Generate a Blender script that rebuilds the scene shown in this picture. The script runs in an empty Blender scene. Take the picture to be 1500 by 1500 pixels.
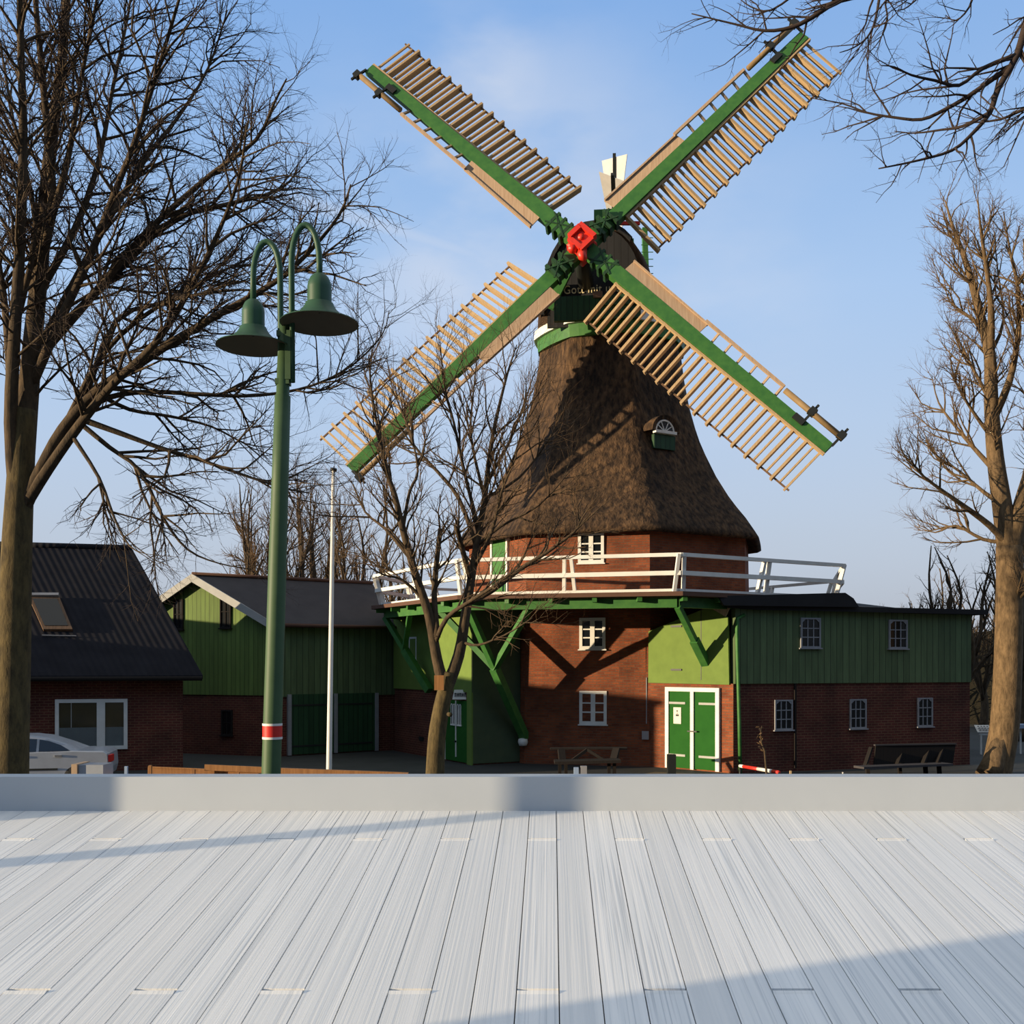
import bpy, math, random
from mathutils import Vector as V, Matrix
S = bpy.context.scene
C = S.collection
D2R = math.radians
EYE = 3.4                      # eye height over the mill yard (ground is z = 0)

# ------------------------------------------------------------------ camera, sky, sun, exposure
cd = bpy.data.cameras.new('camera'); cam = bpy.data.objects.new('camera', cd); C.objects.link(cam)
cam.location = (0, 0, EYE); cam.rotation_euler = (math.pi/2, 0, 0)
cd.sensor_width = 36; cd.lens = 36; cd.shift_y = 220/1500; cd.clip_end = 2000
S.camera = cam
S.view_settings.view_transform = 'Standard'; S.view_settings.look = 'None'
S.view_settings.exposure = 0.0; S.view_settings.gamma = 1.0
try: S.view_settings.use_curve_mapping = False
except Exception: pass

SUN_AZ, SUN_EL = D2R(-72), D2R(5.6)
sun_from = V((math.sin(SUN_AZ)*math.cos(SUN_EL), -math.cos(SUN_AZ)*math.cos(SUN_EL), math.sin(SUN_EL)))
sl = bpy.data.lights.new('sun', 'SUN'); sl.energy = 7.5; sl.color = (1, .79, .52); sl.angle = D2R(.55)
so = bpy.data.objects.new('sun', sl); C.objects.link(so); so.location = sun_from*80
so.rotation_euler = sun_from.to_track_quat('Z', 'Y').to_euler()

def px_dir(px, py): return V(((px-750)/1500, 1, (970-py)/1500)).normalized()
w = bpy.data.worlds.new('sky'); S.world = w; w.use_nodes = True
nt = w.node_tree; nt.nodes.clear(); N = nt.nodes.new; L = nt.links.new
def vmath(op, a, b=None):
    n = N('ShaderNodeVectorMath'); n.operation = op
    for i, x in enumerate((a, b)):
        if x is None: continue
        if isinstance(x, (tuple, V)): n.inputs[i].default_value = tuple(x)
        else: L(x, n.inputs[i])
    return n
def wmath(op, a, b=0.0):
    n = N('ShaderNodeMath'); n.operation = op
    for i, x in enumerate((a, b)):
        if isinstance(x, (int, float)): n.inputs[i].default_value = x
        else: L(x, n.inputs[i])
    return n.outputs[0]
def wrange(v, a, b, c=0.0, d=1.0):
    n = N('ShaderNodeMapRange'); n.interpolation_type = 'SMOOTHSTEP'; L(v, n.inputs[0])
    for i, x in enumerate((a, b, c, d)): n.inputs[i+1].default_value = x
    return n.outputs[0]
tc = N('ShaderNodeTexCoord'); g = tc.outputs['Generated']
sep = N('ShaderNodeSeparateXYZ'); L(g, sep.inputs[0])
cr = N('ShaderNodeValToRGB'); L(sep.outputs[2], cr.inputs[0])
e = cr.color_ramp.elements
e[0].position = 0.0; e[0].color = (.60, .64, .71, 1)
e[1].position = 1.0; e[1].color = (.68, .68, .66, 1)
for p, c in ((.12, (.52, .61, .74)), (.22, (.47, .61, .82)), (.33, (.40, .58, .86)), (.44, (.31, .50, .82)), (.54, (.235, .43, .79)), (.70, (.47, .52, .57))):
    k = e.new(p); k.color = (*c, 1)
# a soft veil of cirrus and a faint contrail
def blob(px, py, r0, r1):
    d = vmath('DISTANCE', g, px_dir(px, py)); return wrange(d.outputs['Value'], r0, r1, 1, 0)
nz = N('ShaderNodeTexNoise'); nz.inputs['Scale'].default_value = 5; nz.inputs['Detail'].default_value = 6
mp = N('ShaderNodeMapping'); mp.inputs['Rotation'].default_value = (0, .7, 0); mp.inputs['Scale'].default_value = (1, 1, 2.2); L(g, mp.inputs[0]); L(mp.outputs[0], nz.inputs['Vector'])
veil = wmath('MULTIPLY', wmath('MAXIMUM', blob(700, 160, .0, .13), blob(730, 330, .0, .24)), wrange(nz.outputs[0], .32, .66))
veil = wmath('MAXIMUM', veil, wmath('MULTIPLY', blob(1000, 430, .0, .22), wrange(nz.outputs[0], .35, .8, 0, .6)))
pn = px_dir(430, 290).cross(px_dir(700, 375)).normalized()
cd_ = wmath('ABSOLUTE', vmath('DOT_PRODUCT', g, pn).outputs['Value'])
trail = wmath('MULTIPLY', wrange(cd_, .0, .011, .5, 0), blob(580, 335, .05, .14))
mx = N('ShaderNodeMix'); mx.data_type = 'RGBA'
L(wmath('MULTIPLY', wmath('MAXIMUM', veil, trail), .8), mx.inputs[0]); L(cr.outputs[0], mx.inputs[6]); mx.inputs[7].default_value = (.66, .72, .84, 1)
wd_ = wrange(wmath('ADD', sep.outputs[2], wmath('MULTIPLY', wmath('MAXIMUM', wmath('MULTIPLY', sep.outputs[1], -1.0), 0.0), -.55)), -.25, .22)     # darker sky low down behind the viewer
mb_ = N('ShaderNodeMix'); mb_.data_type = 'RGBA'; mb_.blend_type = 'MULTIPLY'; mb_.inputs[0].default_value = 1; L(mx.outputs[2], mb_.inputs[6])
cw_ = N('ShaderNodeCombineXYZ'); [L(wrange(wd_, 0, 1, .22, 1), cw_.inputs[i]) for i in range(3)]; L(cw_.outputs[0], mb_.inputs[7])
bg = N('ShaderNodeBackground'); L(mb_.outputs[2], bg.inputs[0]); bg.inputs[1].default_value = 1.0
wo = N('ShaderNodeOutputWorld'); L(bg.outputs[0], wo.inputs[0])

# ------------------------------------------------------------------ materials
M = {}
def mat(name, col, rough=.7, kind=None, col2=None, scale=1.0, bump=0.0, metal=0.0, spec=.3, axis=None):
    m = bpy.data.materials.new(name); m.use_nodes = True; t = m.node_tree
    b = t.nodes['Principled BSDF']; b.inputs['Roughness'].default_value = rough; b.inputs['Metallic'].default_value = metal
    b.inputs['Specular IOR Level'].default_value = spec
    nn, ll = t.nodes.new, t.links.new
    col2 = col2 or tuple(c*.7 for c in col)
    uv = nn('ShaderNodeTexCoord').outputs['UV']
    def mapped(sc, src=None):
        q = nn('ShaderNodeMapping'); q.inputs['Scale'].default_value = sc; ll(src or uv, q.inputs[0]); return q.outputs[0]
    def noise(sc, detail=4, src=None, rough_=.55):
        q = nn('ShaderNodeTexNoise'); q.inputs['Scale'].default_value = 1; q.inputs['Detail'].default_value = detail; q.inputs['Roughness'].default_value = rough_
        ll(mapped(sc, src), q.inputs['Vector']); return q.outputs[0]
    def ramp(fac, lo, hi, c1, c2):
        q = nn('ShaderNodeValToRGB'); ll(fac, q.inputs[0]); e = q.color_ramp.elements
        e[0].position = lo; e[0].color = (*c1, 1); e[1].position = hi; e[1].color = (*c2, 1); return q.outputs[0]
    def mixc(fac, a, bb, mode='MIX'):
        q = nn('ShaderNodeMix'); q.data_type = 'RGBA'; q.blend_type = mode
        for i, x in ((0, fac), (6, a), (7, bb)):
            if isinstance(x, (int, float)): q.inputs[i].default_value = x
            elif isinstance(x, tuple): q.inputs[i].default_value = (*x, 1)
            else: ll(x, q.inputs[i])
        return q.outputs[2]
    def groove(period, width, src=None, comp=0):
        s = nn('ShaderNodeSeparateXYZ'); ll(src or uv, s.inputs[0])
        a = nn('ShaderNodeMath'); a.operation = 'DIVIDE'; ll(s.outputs[comp], a.inputs[0]); a.inputs[1].default_value = period
        f = nn('ShaderNodeMath'); f.operation = 'FRACT'; ll(a.outputs[0], f.inputs[0])
        fl = nn('ShaderNodeMath'); fl.operation = 'FLOOR'; ll(a.outputs[0], fl.inputs[0])
        c = nn('ShaderNodeMath'); c.operation = 'LESS_THAN'; ll(f.outputs[0], c.inputs[0]); c.inputs[1].default_value = width
        wn = nn('ShaderNodeTexWhiteNoise'); wn.noise_dimensions = '1D'; ll(fl.outputs[0], wn.inputs['W'])
        return c.outputs[0], wn.outputs['Value'], f.outputs[0]
    h = None
    if kind == 'brick':
        q = nn('ShaderNodeTexBrick'); ll(uv, q.inputs['Vector'])
        q.inputs['Color1'].default_value = (*col, 1); q.inputs['Color2'].default_value = (*col2, 1)
        q.inputs['Mortar'].default_value = (.17, .085, .05, 1); q.inputs['Scale'].default_value = 1
        q.inputs['Brick Width'].default_value = .25; q.inputs['Row Height'].default_value = .085; q.inputs['Mortar Size'].default_value = .012
        q.inputs['Bias'].default_value = -.1
        n1 = noise((1.1, 1.1, 1), 6); c = mixc(1.0, q.outputs['Color'], ramp(n1, .3, .7, (.55, .55, .55), (1.25, 1.2, 1.15)), 'MULTIPLY')
        ll(c, b.inputs['Base Color'])
        a = nn('ShaderNodeMath'); a.operation = 'MULTIPLY_ADD'; ll(noise((9, 25, 1), 4), a.inputs[0]); a.inputs[1].default_value = 1.6
        iv = nn('ShaderNodeMath'); iv.operation = 'MULTIPLY'; ll(q.outputs['Fac'], iv.inputs[0]); iv.inputs[1].default_value = -1.0
        ll(iv.outputs[0], a.inputs[2]); h = a.outputs[0]
    elif kind == 'boards':
        gr, rnd, fr = groove(scale, .09)
        c = ramp(rnd, 0, 1, tuple(x*.82 for x in col), tuple(min(1, x*1.12) for x in col))
        c = mixc(1.0, c, ramp(noise((6, .8, 1), 5), .3, .75, (.75, .75, .75), (1.1, 1.1, 1.1)), 'MULTIPLY')
        ll(mixc(gr, c, tuple(x*.3 for x in col)), b.inputs['Base Color'])
        iv = nn('ShaderNodeMath'); iv.operation = 'SUBTRACT'; iv.inputs[0].default_value = 1; ll(gr, iv.inputs[1]); h = iv.outputs[0]
    elif kind == 'thatch':
        ob = nn('ShaderNodeTexCoord').outputs['Object']; n1 = noise((6.5, 6.5, 2.2), 5, ob, .62); n2 = noise((.9, .9, .6), 5, ob)
        c = mixc(1.0, ramp(n1, .38, .64, col2, col), ramp(n2, .35, .65, (.6, .58, .56), (1.35, 1.25, 1.1)), 'MULTIPLY')
        ll(c, b.inputs['Base Color']); h = n1
    elif kind == 'wave':
        gr, rnd, fr = groove(scale, .5)
        s2 = nn('ShaderNodeMath'); s2.operation = 'MULTIPLY'; ll(fr, s2.inputs[0]); s2.inputs[1].default_value = 6.2832
        s3 = nn('ShaderNodeMath'); s3.operation = 'SINE'; ll(s2.outputs[0], s3.inputs[0]); h = s3.outputs[0]
        ll(ramp(noise((2, 2, 1), 5), .3, .7, col2, col), b.inputs['Base Color'])
    elif kind == 'bark':
        ob = nn('ShaderNodeTexCoord').outputs['Object']
        n1 = noise((9, 9, 3), 8, ob, .7); c = ramp(n1, .33, .68, col2, col)
        ll(c, b.inputs['Base Color']); h = n1
    elif kind == 'deck':
        gr, rnd, fr = groove(scale, .0)
        c = ramp(rnd, 0, 1, tuple(x*.93 for x in col), tuple(min(1, x*1.05) for x in col))
        cmb = nn('ShaderNodeCombineXYZ'); s = nn('ShaderNodeSeparateXYZ'); ll(uv, s.inputs[0])
        ad = nn('ShaderNodeMath'); ad.operation = 'MULTIPLY_ADD'; ll(rnd, ad.inputs[0]); ad.inputs[1].default_value = 37.0; ll(s.outputs[1], ad.inputs[2])
        ll(s.outputs[0], cmb.inputs[0]); ll(ad.outputs[0], cmb.inputs[1])
        n1 = noise((95, .55, 1), 3, cmb.outputs[0]); n2 = noise((28, .35, 1), 4, cmb.outputs[0])
        gsel = nn('ShaderNodeMath'); gsel.operation = 'MULTIPLY'; ll(ramp(n1, .35, .47, (1, 1, 1), (0, 0, 0)), gsel.inputs[0]); ll(ramp(rnd, .15, .8, (.08, .08, .08), (.75, .75, .75)), gsel.inputs[1])
        c = mixc(gsel.outputs[0], c, (.50, .53, .56))
        c = mixc(1.0, c, ramp(n2, .3, .7, (.88, .895, .91), (1.06, 1.05, 1.04)), 'MULTIPLY')
        ll(c, b.inputs['Base Color']); h = n1
    elif kind == 'grain':
        n1 = noise((scale*22, scale*1.3, 1), 6)
        ll(ramp(n1, .3, .7, col2, col), b.inputs['Base Color']); h = n1
    else:
        ob = nn('ShaderNodeTexCoord').outputs['Object']
        n1 = noise((scale*3, scale*3, scale*3), 5, ob); k = .86
        ll(ramp(n1, .3, .7, tuple(x*k for x in col) if kind is None else col2, col), b.inputs['Base Color']); h = n1
    if bump and h is not None:
        q = nn('ShaderNodeBump'); q.inputs['Strength'].default_value = 1; q.inputs['Distance'].default_value = bump
        ll(h, q.inputs['Height']); ll(q.outputs[0], b.inputs['Normal'])
    M[name] = m; return m
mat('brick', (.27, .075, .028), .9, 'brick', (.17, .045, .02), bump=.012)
mat('brick_shaded', (.12, .032, .022), .9, 'brick', (.085, .024, .018), bump=.008)  # darker copy of brick, shade put into the colour of the unlit walls
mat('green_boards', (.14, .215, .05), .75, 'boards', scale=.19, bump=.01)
mat('green_boards_shaded', (.11, .16, .07), .75, 'boards', scale=.23, bump=.01)  # same green paint, darkened to carry the shade of the unlit walls
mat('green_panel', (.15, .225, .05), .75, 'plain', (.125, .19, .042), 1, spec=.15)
mat('green_shade_panel', (.075, .10, .05), .8, 'plain', (.06, .085, .045), 1)  # darker copy of green_panel with the shade put into its colour
mat('green_beam', (.055, .175, .036), .55, 'plain', (.03, .125, .028), 1.5)
mat('green_door', (.022, .105, .018), .85, 'plain', (.018, .09, .016), 1, spec=.08)
mat('green_gate', (.02, .065, .025), .6, 'boards', scale=.2, bump=.008)
mat('lamp_green', (.062, .112, .05), .55, 'plain', (.05, .095, .042), 2, spec=.3)
mat('shade_green', (.028, .085, .045), .5, 'plain', (.023, .072, .038), 2, spec=.35)
mat('lamp_inner', (.16, .13, .09), .5)
mat('white_paint', (.78, .76, .70), .6)
mat('white_plaster', (.475, .515, .555), .7, 'plain', (.455, .495, .535), .8, bump=.002)
mat('deck', (.86, .86, .845), .45, 'deck', scale=.15567, bump=.0012)
mat('deck_gap', (.09, .10, .11), .9)
mat('thatch', (.108, .066, .036), .95, 'thatch', (.024, .015, .010), bump=.10)
mat('thatch_cap', (.10, .058, .035), .95, 'thatch', (.05, .03, .02), bump=.03)
mat('black_boards', (.022, .022, .024), .7, 'boards', scale=.25, bump=.01)
mat('tan_wood', (.52, .37, .20), .7, 'grain', (.40, .27, .14), 1, bump=.002)
mat('board_wood', (.50, .36, .235), .7, 'grain', (.36, .24, .15), 1, bump=.003)
mat('brown_wood', (.20, .12, .07), .75, 'grain', (.12, .07, .04), 1, bump=.003)
mat('dark_wood', (.016, .012, .010), .9, 'grain', (.010, .008, .007), 1, bump=.003)
mat('orange_timber', (.42, .20, .07), .75, 'grain', (.27, .12, .04), 1, bump=.003)
mat('roller', (.27, .18, .085), .7, 'plain', (.2, .13, .06), 1)
mat('red_iron', (.72, .035, .012), .45, 'plain', (.6, .025, .01), 2, spec=.5)
mat('red_paint', (.62, .03, .02), .5)
mat('iron', (.02, .022, .02), .5)
mat('roof_tile', (.021, .021, .026), .8, 'wave', (.014, .014, .018), .21, bump=.006, spec=.1)
mat('roof_felt', (.062, .056, .058), .9, 'plain', (.044, .04, .042), .4)
mat('roof_dark', (.022, .021, .022), .85, 'plain', (.016, .015, .016), .4)
mat('roof_brown', (.11, .055, .035), .8)
mat('zinc', (.30, .30, .31), .5, 'plain', (.24, .24, .25), 1)
mat('grey_board', (.40, .40, .38), .7)
mat('glass', (.008, .010, .012), .12, spec=.6)
mat('glass_shop', (.045, .035, .012), .15, 'plain', (.03, .024, .01), .5, spec=.5)
mat('frost', (.13, .15, .15), .3)
mat('bark', (.115, .078, .044), .95, 'bark', (.034, .025, .016), bump=.03)
mat('bark_pale', (.205, .135, .07), .95, 'bark', (.065, .043, .022), bump=.03)
mat('twig', (.042, .028, .022), .9)
mat('twig_warm', (.125, .078, .042), .9)
mat('moss', (.15, .11, .045), .95, 'bark', (.045, .034, .018), bump=.03)
mat('asphalt', (.05, .052, .05), .9, 'plain', (.035, .038, .034), .3, bump=.01)
mat('sand', (.20, .145, .08), .95, 'plain', (.14, .10, .06), .6)
mat('hedge', (.05, .04, .025), .95, 'plain', (.02, .02, .012), 3)
mat('car_paint', (.40, .43, .48), .25, spec=.6)
mat('tyre', (.015, .015, .015), .8)
mat('letter', (.85, .72, .42), .6)
mat('fan_white', (.60, .585, .57), .6)
mat('ink', (.06, .06, .07), .7)
mat('blue_grey', (.32, .42, .58), .5)
mat('chrome', (.55, .55, .55), .25, metal=.8)
mat('paper', (.75, .70, .6), .7)

# ------------------------------------------------------------------ mesh helpers
class MB:
    def __init__(s): s.v = []; s.f = []; s.smooth = []
    def add(s, vs, fs, sm=False):
        o = len(s.v); s.v += [tuple(p) for p in vs]; s.f += [tuple(i+o for i in f) for f in fs]; s.smooth += [sm]*len(fs); return s
    def hexa(s, b, t):           # bottom quad, top quad
        return s.add(list(b)+list(t), [(3,2,1,0),(4,5,6,7),(0,1,5,4),(1,2,6,5),(2,3,7,6),(3,0,4,7)])
    def box(s, c, X, Y, Z):      # centre + three half-axis vectors
        c, X, Y, Z = V(c), V(X), V(Y), V(Z)
        return s.hexa([c-X-Y-Z, c+X-Y-Z, c+X+Y-Z, c-X+Y-Z], [c-X-Y+Z, c+X-Y+Z, c+X+Y+Z, c-X+Y+Z])
    def abox(s, x0, x1, y0, y1, z0, z1):
        return s.hexa([(x0,y0,z0),(x1,y0,z0),(x1,y1,z0),(x0,y1,z0)], [(x0,y0,z1),(x1,y0,z1),(x1,y1,z1),(x0,y1,z1)])
    def bar(s, p, q, w, h, up=(0,0,1), w2=None, h2=None):
        p, q = V(p), V(q); d = (q-p).normalized(); u = V(up)
        a = d.cross(u)
        if a.length < 1e-4: a = d.cross(V((1,0,0)))
        a.normalize(); b = a.cross(d).normalized(); w2 = w2 or w; h2 = h2 or h
        return s.hexa([p-a*w/2-b*h/2, p+a*w/2-b*h/2, p+a*w/2+b*h/2, p-a*w/2+b*h/2], [q-a*w2/2-b*h2/2, q+a*w2/2-b*h2/2, q+a*w2/2+b*h2/2, q-a*w2/2+b*h2/2])
    def prism(s, poly, vec):
        n = len(poly); vec = V(vec); a = [V(p) for p in poly]
        return s.add(a+[p+vec for p in a], [tuple(range(n-1,-1,-1)), tuple(range(n,2*n))]+[(i,(i+1)%n,(i+1)%n+n,i+n) for i in range(n)])
    def tube(s, pts, rad, n=8, cap=True, sm=True):
        pts = [V(p) for p in pts]; k = len(pts)
        if not hasattr(rad, '__len__'): rad = [rad]*k
        t0 = (pts[1]-pts[0]).normalized(); ref = V((0,0,1)) if abs(t0.z) < .9 else V((1,0,0))
        a = t0.cross(ref).normalized(); vs = []; fs = []
        for i, p in enumerate(pts):
            t = (pts[min(i+1,k-1)]-pts[max(i-1,0)])
            if t.length < 1e-9: t = t0
            t.normalize(); a = (a-t*a.dot(t))
            if a.length < 1e-6: a = t.cross(V((.3,.5,.8)))
            a.normalize(); b = t.cross(a)
            for j in range(n):
                an = 2*math.pi*j/n; vs.append(p+(a*math.cos(an)+b*math.sin(an))*rad[i])
        for i in range(k-1):
            for j in range(n): fs.append((i*n+j, i*n+(j+1)%n, (i+1)*n+(j+1)%n, (i+1)*n+j))
        if cap: fs += [tuple(range(n-1,-1,-1)), tuple(range((k-1)*n, k*n))]
        return s.add(vs, fs, sm)
    def lathe(s, prof, o, n=28, axis=None, cap=False):
        o = V(o); Z = V(axis or (0,0,1)).normalized(); X = Z.cross(V((0,1,0)) if abs(Z.y) < .9 else V((1,0,0))).normalized(); Y = Z.cross(X); vs = []; fs = []
        for r, z in prof:
            for j in range(n):
                a = 2*math.pi*j/n; vs.append(o+Z*z+(X*math.cos(a)+Y*math.sin(a))*r)
        for i in range(len(prof)-1):
            for j in range(n): fs.append((i*n+j, i*n+(j+1)%n, (i+1)*n+(j+1)%n, (i+1)*n+j))
        if cap: fs += [tuple(range(n-1,-1,-1)), tuple(range((len(prof)-1)*n, len(prof)*n))]
        return s.add(vs, fs, True)
    def loft(s, rings, closed=True, caps=True, sm=True):
        n = len(rings[0]); vs = [p for r in rings for p in r]; fs = []
        for i in range(len(rings)-1):
            for j in range(n if closed else n-1): fs.append((i*n+j, i*n+(j+1)%n, (i+1)*n+(j+1)%n, (i+1)*n+j))
        s.add(vs, fs, sm)
        if caps: s.add(rings[0], [tuple(range(n-1,-1,-1))]); s.add(rings[-1], [tuple(range(n))])
        return s
    def build(s, name, m, parent=None):
        off = V((0,0,0)); p = parent
        while p is not None: off = off+p.location; p = p.parent
        me = bpy.data.meshes.new(name); me.from_pydata([tuple(V(v)-off) for v in s.v], [], s.f)
        me.polygons.foreach_set('use_smooth', s.smooth)
        uvl = me.uv_layers.new(name='UVMap'); d = []
        for pl in me.polygons:
            n = pl.normal
            if abs(n.z) < .93:
                t = V((-n.y, n.x, 0)); t.normalize(); b = n.cross(t)
                for vi in pl.vertices:
                    c = V(s.v[vi]); d += [c.dot(t), c.dot(b)]
            else:
                for vi in pl.vertices: d += [s.v[vi][0], s.v[vi][1]]
        uvl.data.foreach_set('uv', d)
        me.materials.append(M[m] if isinstance(m, str) else m)
        o = bpy.data.objects.new(name, me); C.objects.link(o)
        if parent is not None: o.parent = parent
        return o
def tag(o, label, cat=None, group=None, kind=None):
    o['label'] = label
    if cat: o['category'] = cat
    if group: o['group'] = group
    if kind: o['kind'] = kind
    return o
def thing(name, loc, label, cat, group=None):
    o = bpy.data.objects.new(name, None); C.objects.link(o); o.location = loc; o.empty_display_size = .3
    return tag(o, label, cat, group)
def W(px, py, Y): return V(((px-750)/1500*Y, Y, EYE+(970-py)/1500*Y))
def G(px, Y): return V(((px-750)/1500*Y, Y, 0))

class Wall:      # a vertical plane from p to q seen from its outer side (p on the left)
    def __init__(s, p, q):
        s.p = V((p[0], p[1], 0)); s.q = V((q[0], q[1], 0)); s.t = (s.q-s.p).normalized(); s.n = V((s.t.y, -s.t.x, 0)); s.len = (s.q-s.p).length
    def pt(s, u, z, d=0): return s.p+s.t*u+V((0,0,z))+s.n*d
    def hit(s, px, py):
        r = V(((px-750)/1500, 1, (970-py)/1500)); o = V((0,0,EYE)); k = (s.p-o).dot(s.n)/r.dot(s.n); h = o+r*k
        return (h-s.p).dot(s.t), h.z
    def rect(s, x0, y0, x1, y1):
        ym = (y0+y1)/2; xm = (x0+x1)/2
        return s.hit(x0, ym)[0], s.hit(x1, ym)[0], s.hit(xm, y1)[1], s.hit(xm, y0)[1]
    def slab(s, mb, u0, u1, z0, z1, d0=0, d1=.05):
        c = s.pt((u0+u1)/2, (z0+z1)/2, (d0+d1)/2); return mb.box(c, s.t*(u1-u0)/2, s.n*(d1-d0)/2, V((0,0,(z1-z0)/2)))
def window(parent, wall, r, nx, ny, fm='white_paint', fw=.06, mull=0.0, arch=False, bar=.03, glass='glass', label=None):
    u0, u1, z0, z1 = wall.rect(*r) if len(r) == 4 and r[0] > 30 else r
    f = MB(); S_ = lambda a, b, c, d, e0=.0, e1=.06: wall.slab(f, a, b, c, d, e0, e1)
    S_(u0, u0+fw, z0, z1); S_(u1-fw, u1, z0, z1); S_(u0+fw, u1-fw, z0, z0+fw); S_(u0+fw, u1-fw, z1-fw, z1)
    S_(u0-.04, u1+.04, z0-.04, z0, 0, .1)
    for i in range(1, nx):
        u = u0+fw+(u1-u0-2*fw)*i/nx; b = mull if (mull and i*2 == nx) else bar; S_(u-b/2, u+b/2, z0+fw, z1-fw, 0, .055 if b == mull else .045)
    for j in range(1, ny):
        z = z0+fw+(z1-z0-2*fw)*j/ny; S_(u0+fw, u1-fw, z-bar/2, z+bar/2, 0, .043)
    if arch:      # chamfered head pieces
        for a, b in ((u0+fw, .12), (u1-fw, -.12)):
            f.prism([wall.pt(a, z1-fw, 0), wall.pt(a+b, z1-fw, 0), wall.pt(a, z1-fw-.1, 0)], wall.n*.05)
    o = f.build('window', fm, parent)
    if label: o['label'] = label
    p = MB(); wall.slab(p, u0+.02, u1-.02, z0+.02, z1-.02, .004, .02); p.build('pane', glass, o)
    return o

# ------------------------------------------------------------------ the setting: deck, low white wall, ground
SL = .1467
def dz(y): return EYE-1.752+SL*y             # the deck climbs away from the viewer
f = MB(); fx = MB()
pw = .15567; sk = .0387; x_0 = .095-pw/2
gap = .0022
for i in range(-46, 47):
    xa = x_0+i*pw
    rows = [-3.0, 6.0]
    if i % 3 == 0: rows = [-3.0, .30, 2.03, 3.765, 5.498, 6.0]
    for a, b in zip(rows, rows[1:]):
        b2 = b-(.03 if b < 5.9 else 0)
        def q(x, y): return (x+sk*(y-3.765), y)
        ys = (a, b2)
        P = [q(xa+gap, ys[0]), q(xa+pw-gap, ys[0]), q(xa+pw-gap, ys[1]), q(xa+gap, ys[1])]
        if b < 5.9:      # raised lip at the end joint
            P[2], P[3] = q(xa+pw-gap, b-.045), q(xa+gap, b-.045); Q = [P[3], P[2], q(xa+pw-gap, b-.026), q(xa+gap, b-.026)]
            f.hexa([(x, y, dz(y)-.03) for x, y in Q], [(x, y, dz(y)+(.005 if k > 1 else 0)) for k, (x, y) in enumerate(Q)])
        f.hexa([(x, y, dz(y)-.03) for x, y in P], [(x, y, dz(y)) for x, y in P])
fl = f.build('floor', 'deck')
uvd = fl.data.uv_layers[0].data
for lp in fl.data.loops:
    v = fl.data.vertices[lp.vertex_index].co; uvd[lp.index].uv = (v.x-sk*(v.y-3.765)-x_0, v.y)
tag(fl, 'white washed timber plank deck rising gently to the low white wall', 'floor', kind='structure')
s_ = MB(); s_.prism([(-7.5,-3,-.05),(-7.5,6,-.05),(-7.5,6,dz(6)-.031),(-7.5,-3,dz(-3)-.031)], (15,0,0))
tag(s_.build('trim_1', 'deck_gap'), 'grey base under the white plank deck', 'floor base', kind='structure')
b_ = MB(); b_.abox(-7.6, 7.6, 6.0, 6.16, -.05, EYE-.672)
tag(b_.build('baseboard_back', 'white_plaster'), 'low smooth white wall along the far end of the deck', 'low wall', kind='structure')
w_ = MB()
for a, b in ((-6.0, 1.56), (3.91, 3.98), (4.80, 6.16)): w_.abox(-6.25, -6.0, a, b, 0, 6.2)
w_.abox(-6.25, -6.0, -6, 6.16, 6.2, 6.6)
tag(w_.build('wall_left', 'white_plaster'), 'white terrace side wall with tall openings outside the left edge', 'side wall', kind='structure')
g_ = MB()
g_.add([(-400,-400,0),(400,-400,0),(400,600,0),(-400,600,0)], [(0,1,2,3)])
tag(g_.build('ground', 'asphalt'), 'dark yard around the windmill', 'ground', kind='structure')

# ------------------------------------------------------------------ windmill
OX, OY, TH = 3.76, 38.75, D2R(7.78)
def oc(k, R, z): a = TH+k*math.pi/4; return V((OX+R*math.sin(a), OY-R*math.cos(a), z))
def ring(R, z, sub=6, blend=.04):
    o = []
    for k in range(8):
        a, b = oc(k, R, z), oc(k+1, R, z)
        for i in range(sub):
            p = a.lerp(b, i/sub); d = V((p.x-OX, p.y-OY, 0)); cpt = V((OX, OY, z))+d.normalized()*R*.965; o.append(p.lerp(cpt, blend))
    return o
mill = thing('windmill', (OX, OY, 0), 'brick and thatch windmill with four green and tan lattice sails', 'windmill')
RB = 5.51
m_ = MB(); m_.loft([[oc(k, RB+.03, -.05) for k in range(8)], [oc(k, RB-.12, EYE+4.7) for k in range(8)]], sm=False)
tower = m_.build('brick_tower', 'brick', mill)
prof = [(5.45,4.45),(5.78,4.22),(5.93,4.30),(5.80,4.50),(5.45,5.0),(5.10,5.42),(4.79,5.83),(4.33,6.55),(3.92,7.35),(3.58,8.1),(3.30,8.9),(3.05,9.75),(2.86,10.7),(2.72,11.7)]
m_ = MB(); m_.loft([ring(R, EYE+z) for R, z in prof])
thatch = m_.build('thatched_body', 'thatch', mill)
m_ = MB(); m_.loft([ring(2.86, EYE+11.6, 6, .5), ring(2.9, EYE+12.05, 6, .5)], sm=False)
nk = m_.build('neck_ring', 'green_beam', mill); nk['label'] = 'green ring below the cap'
m_ = MB(); m_.loft([ring(3.02, EYE+12.05, 6, .5), ring(2.98, EYE+12.4, 6, .5)], sm=False)
nk = m_.build('curb_ring', 'white_paint', mill); nk['label'] = 'white curb ring'

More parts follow.
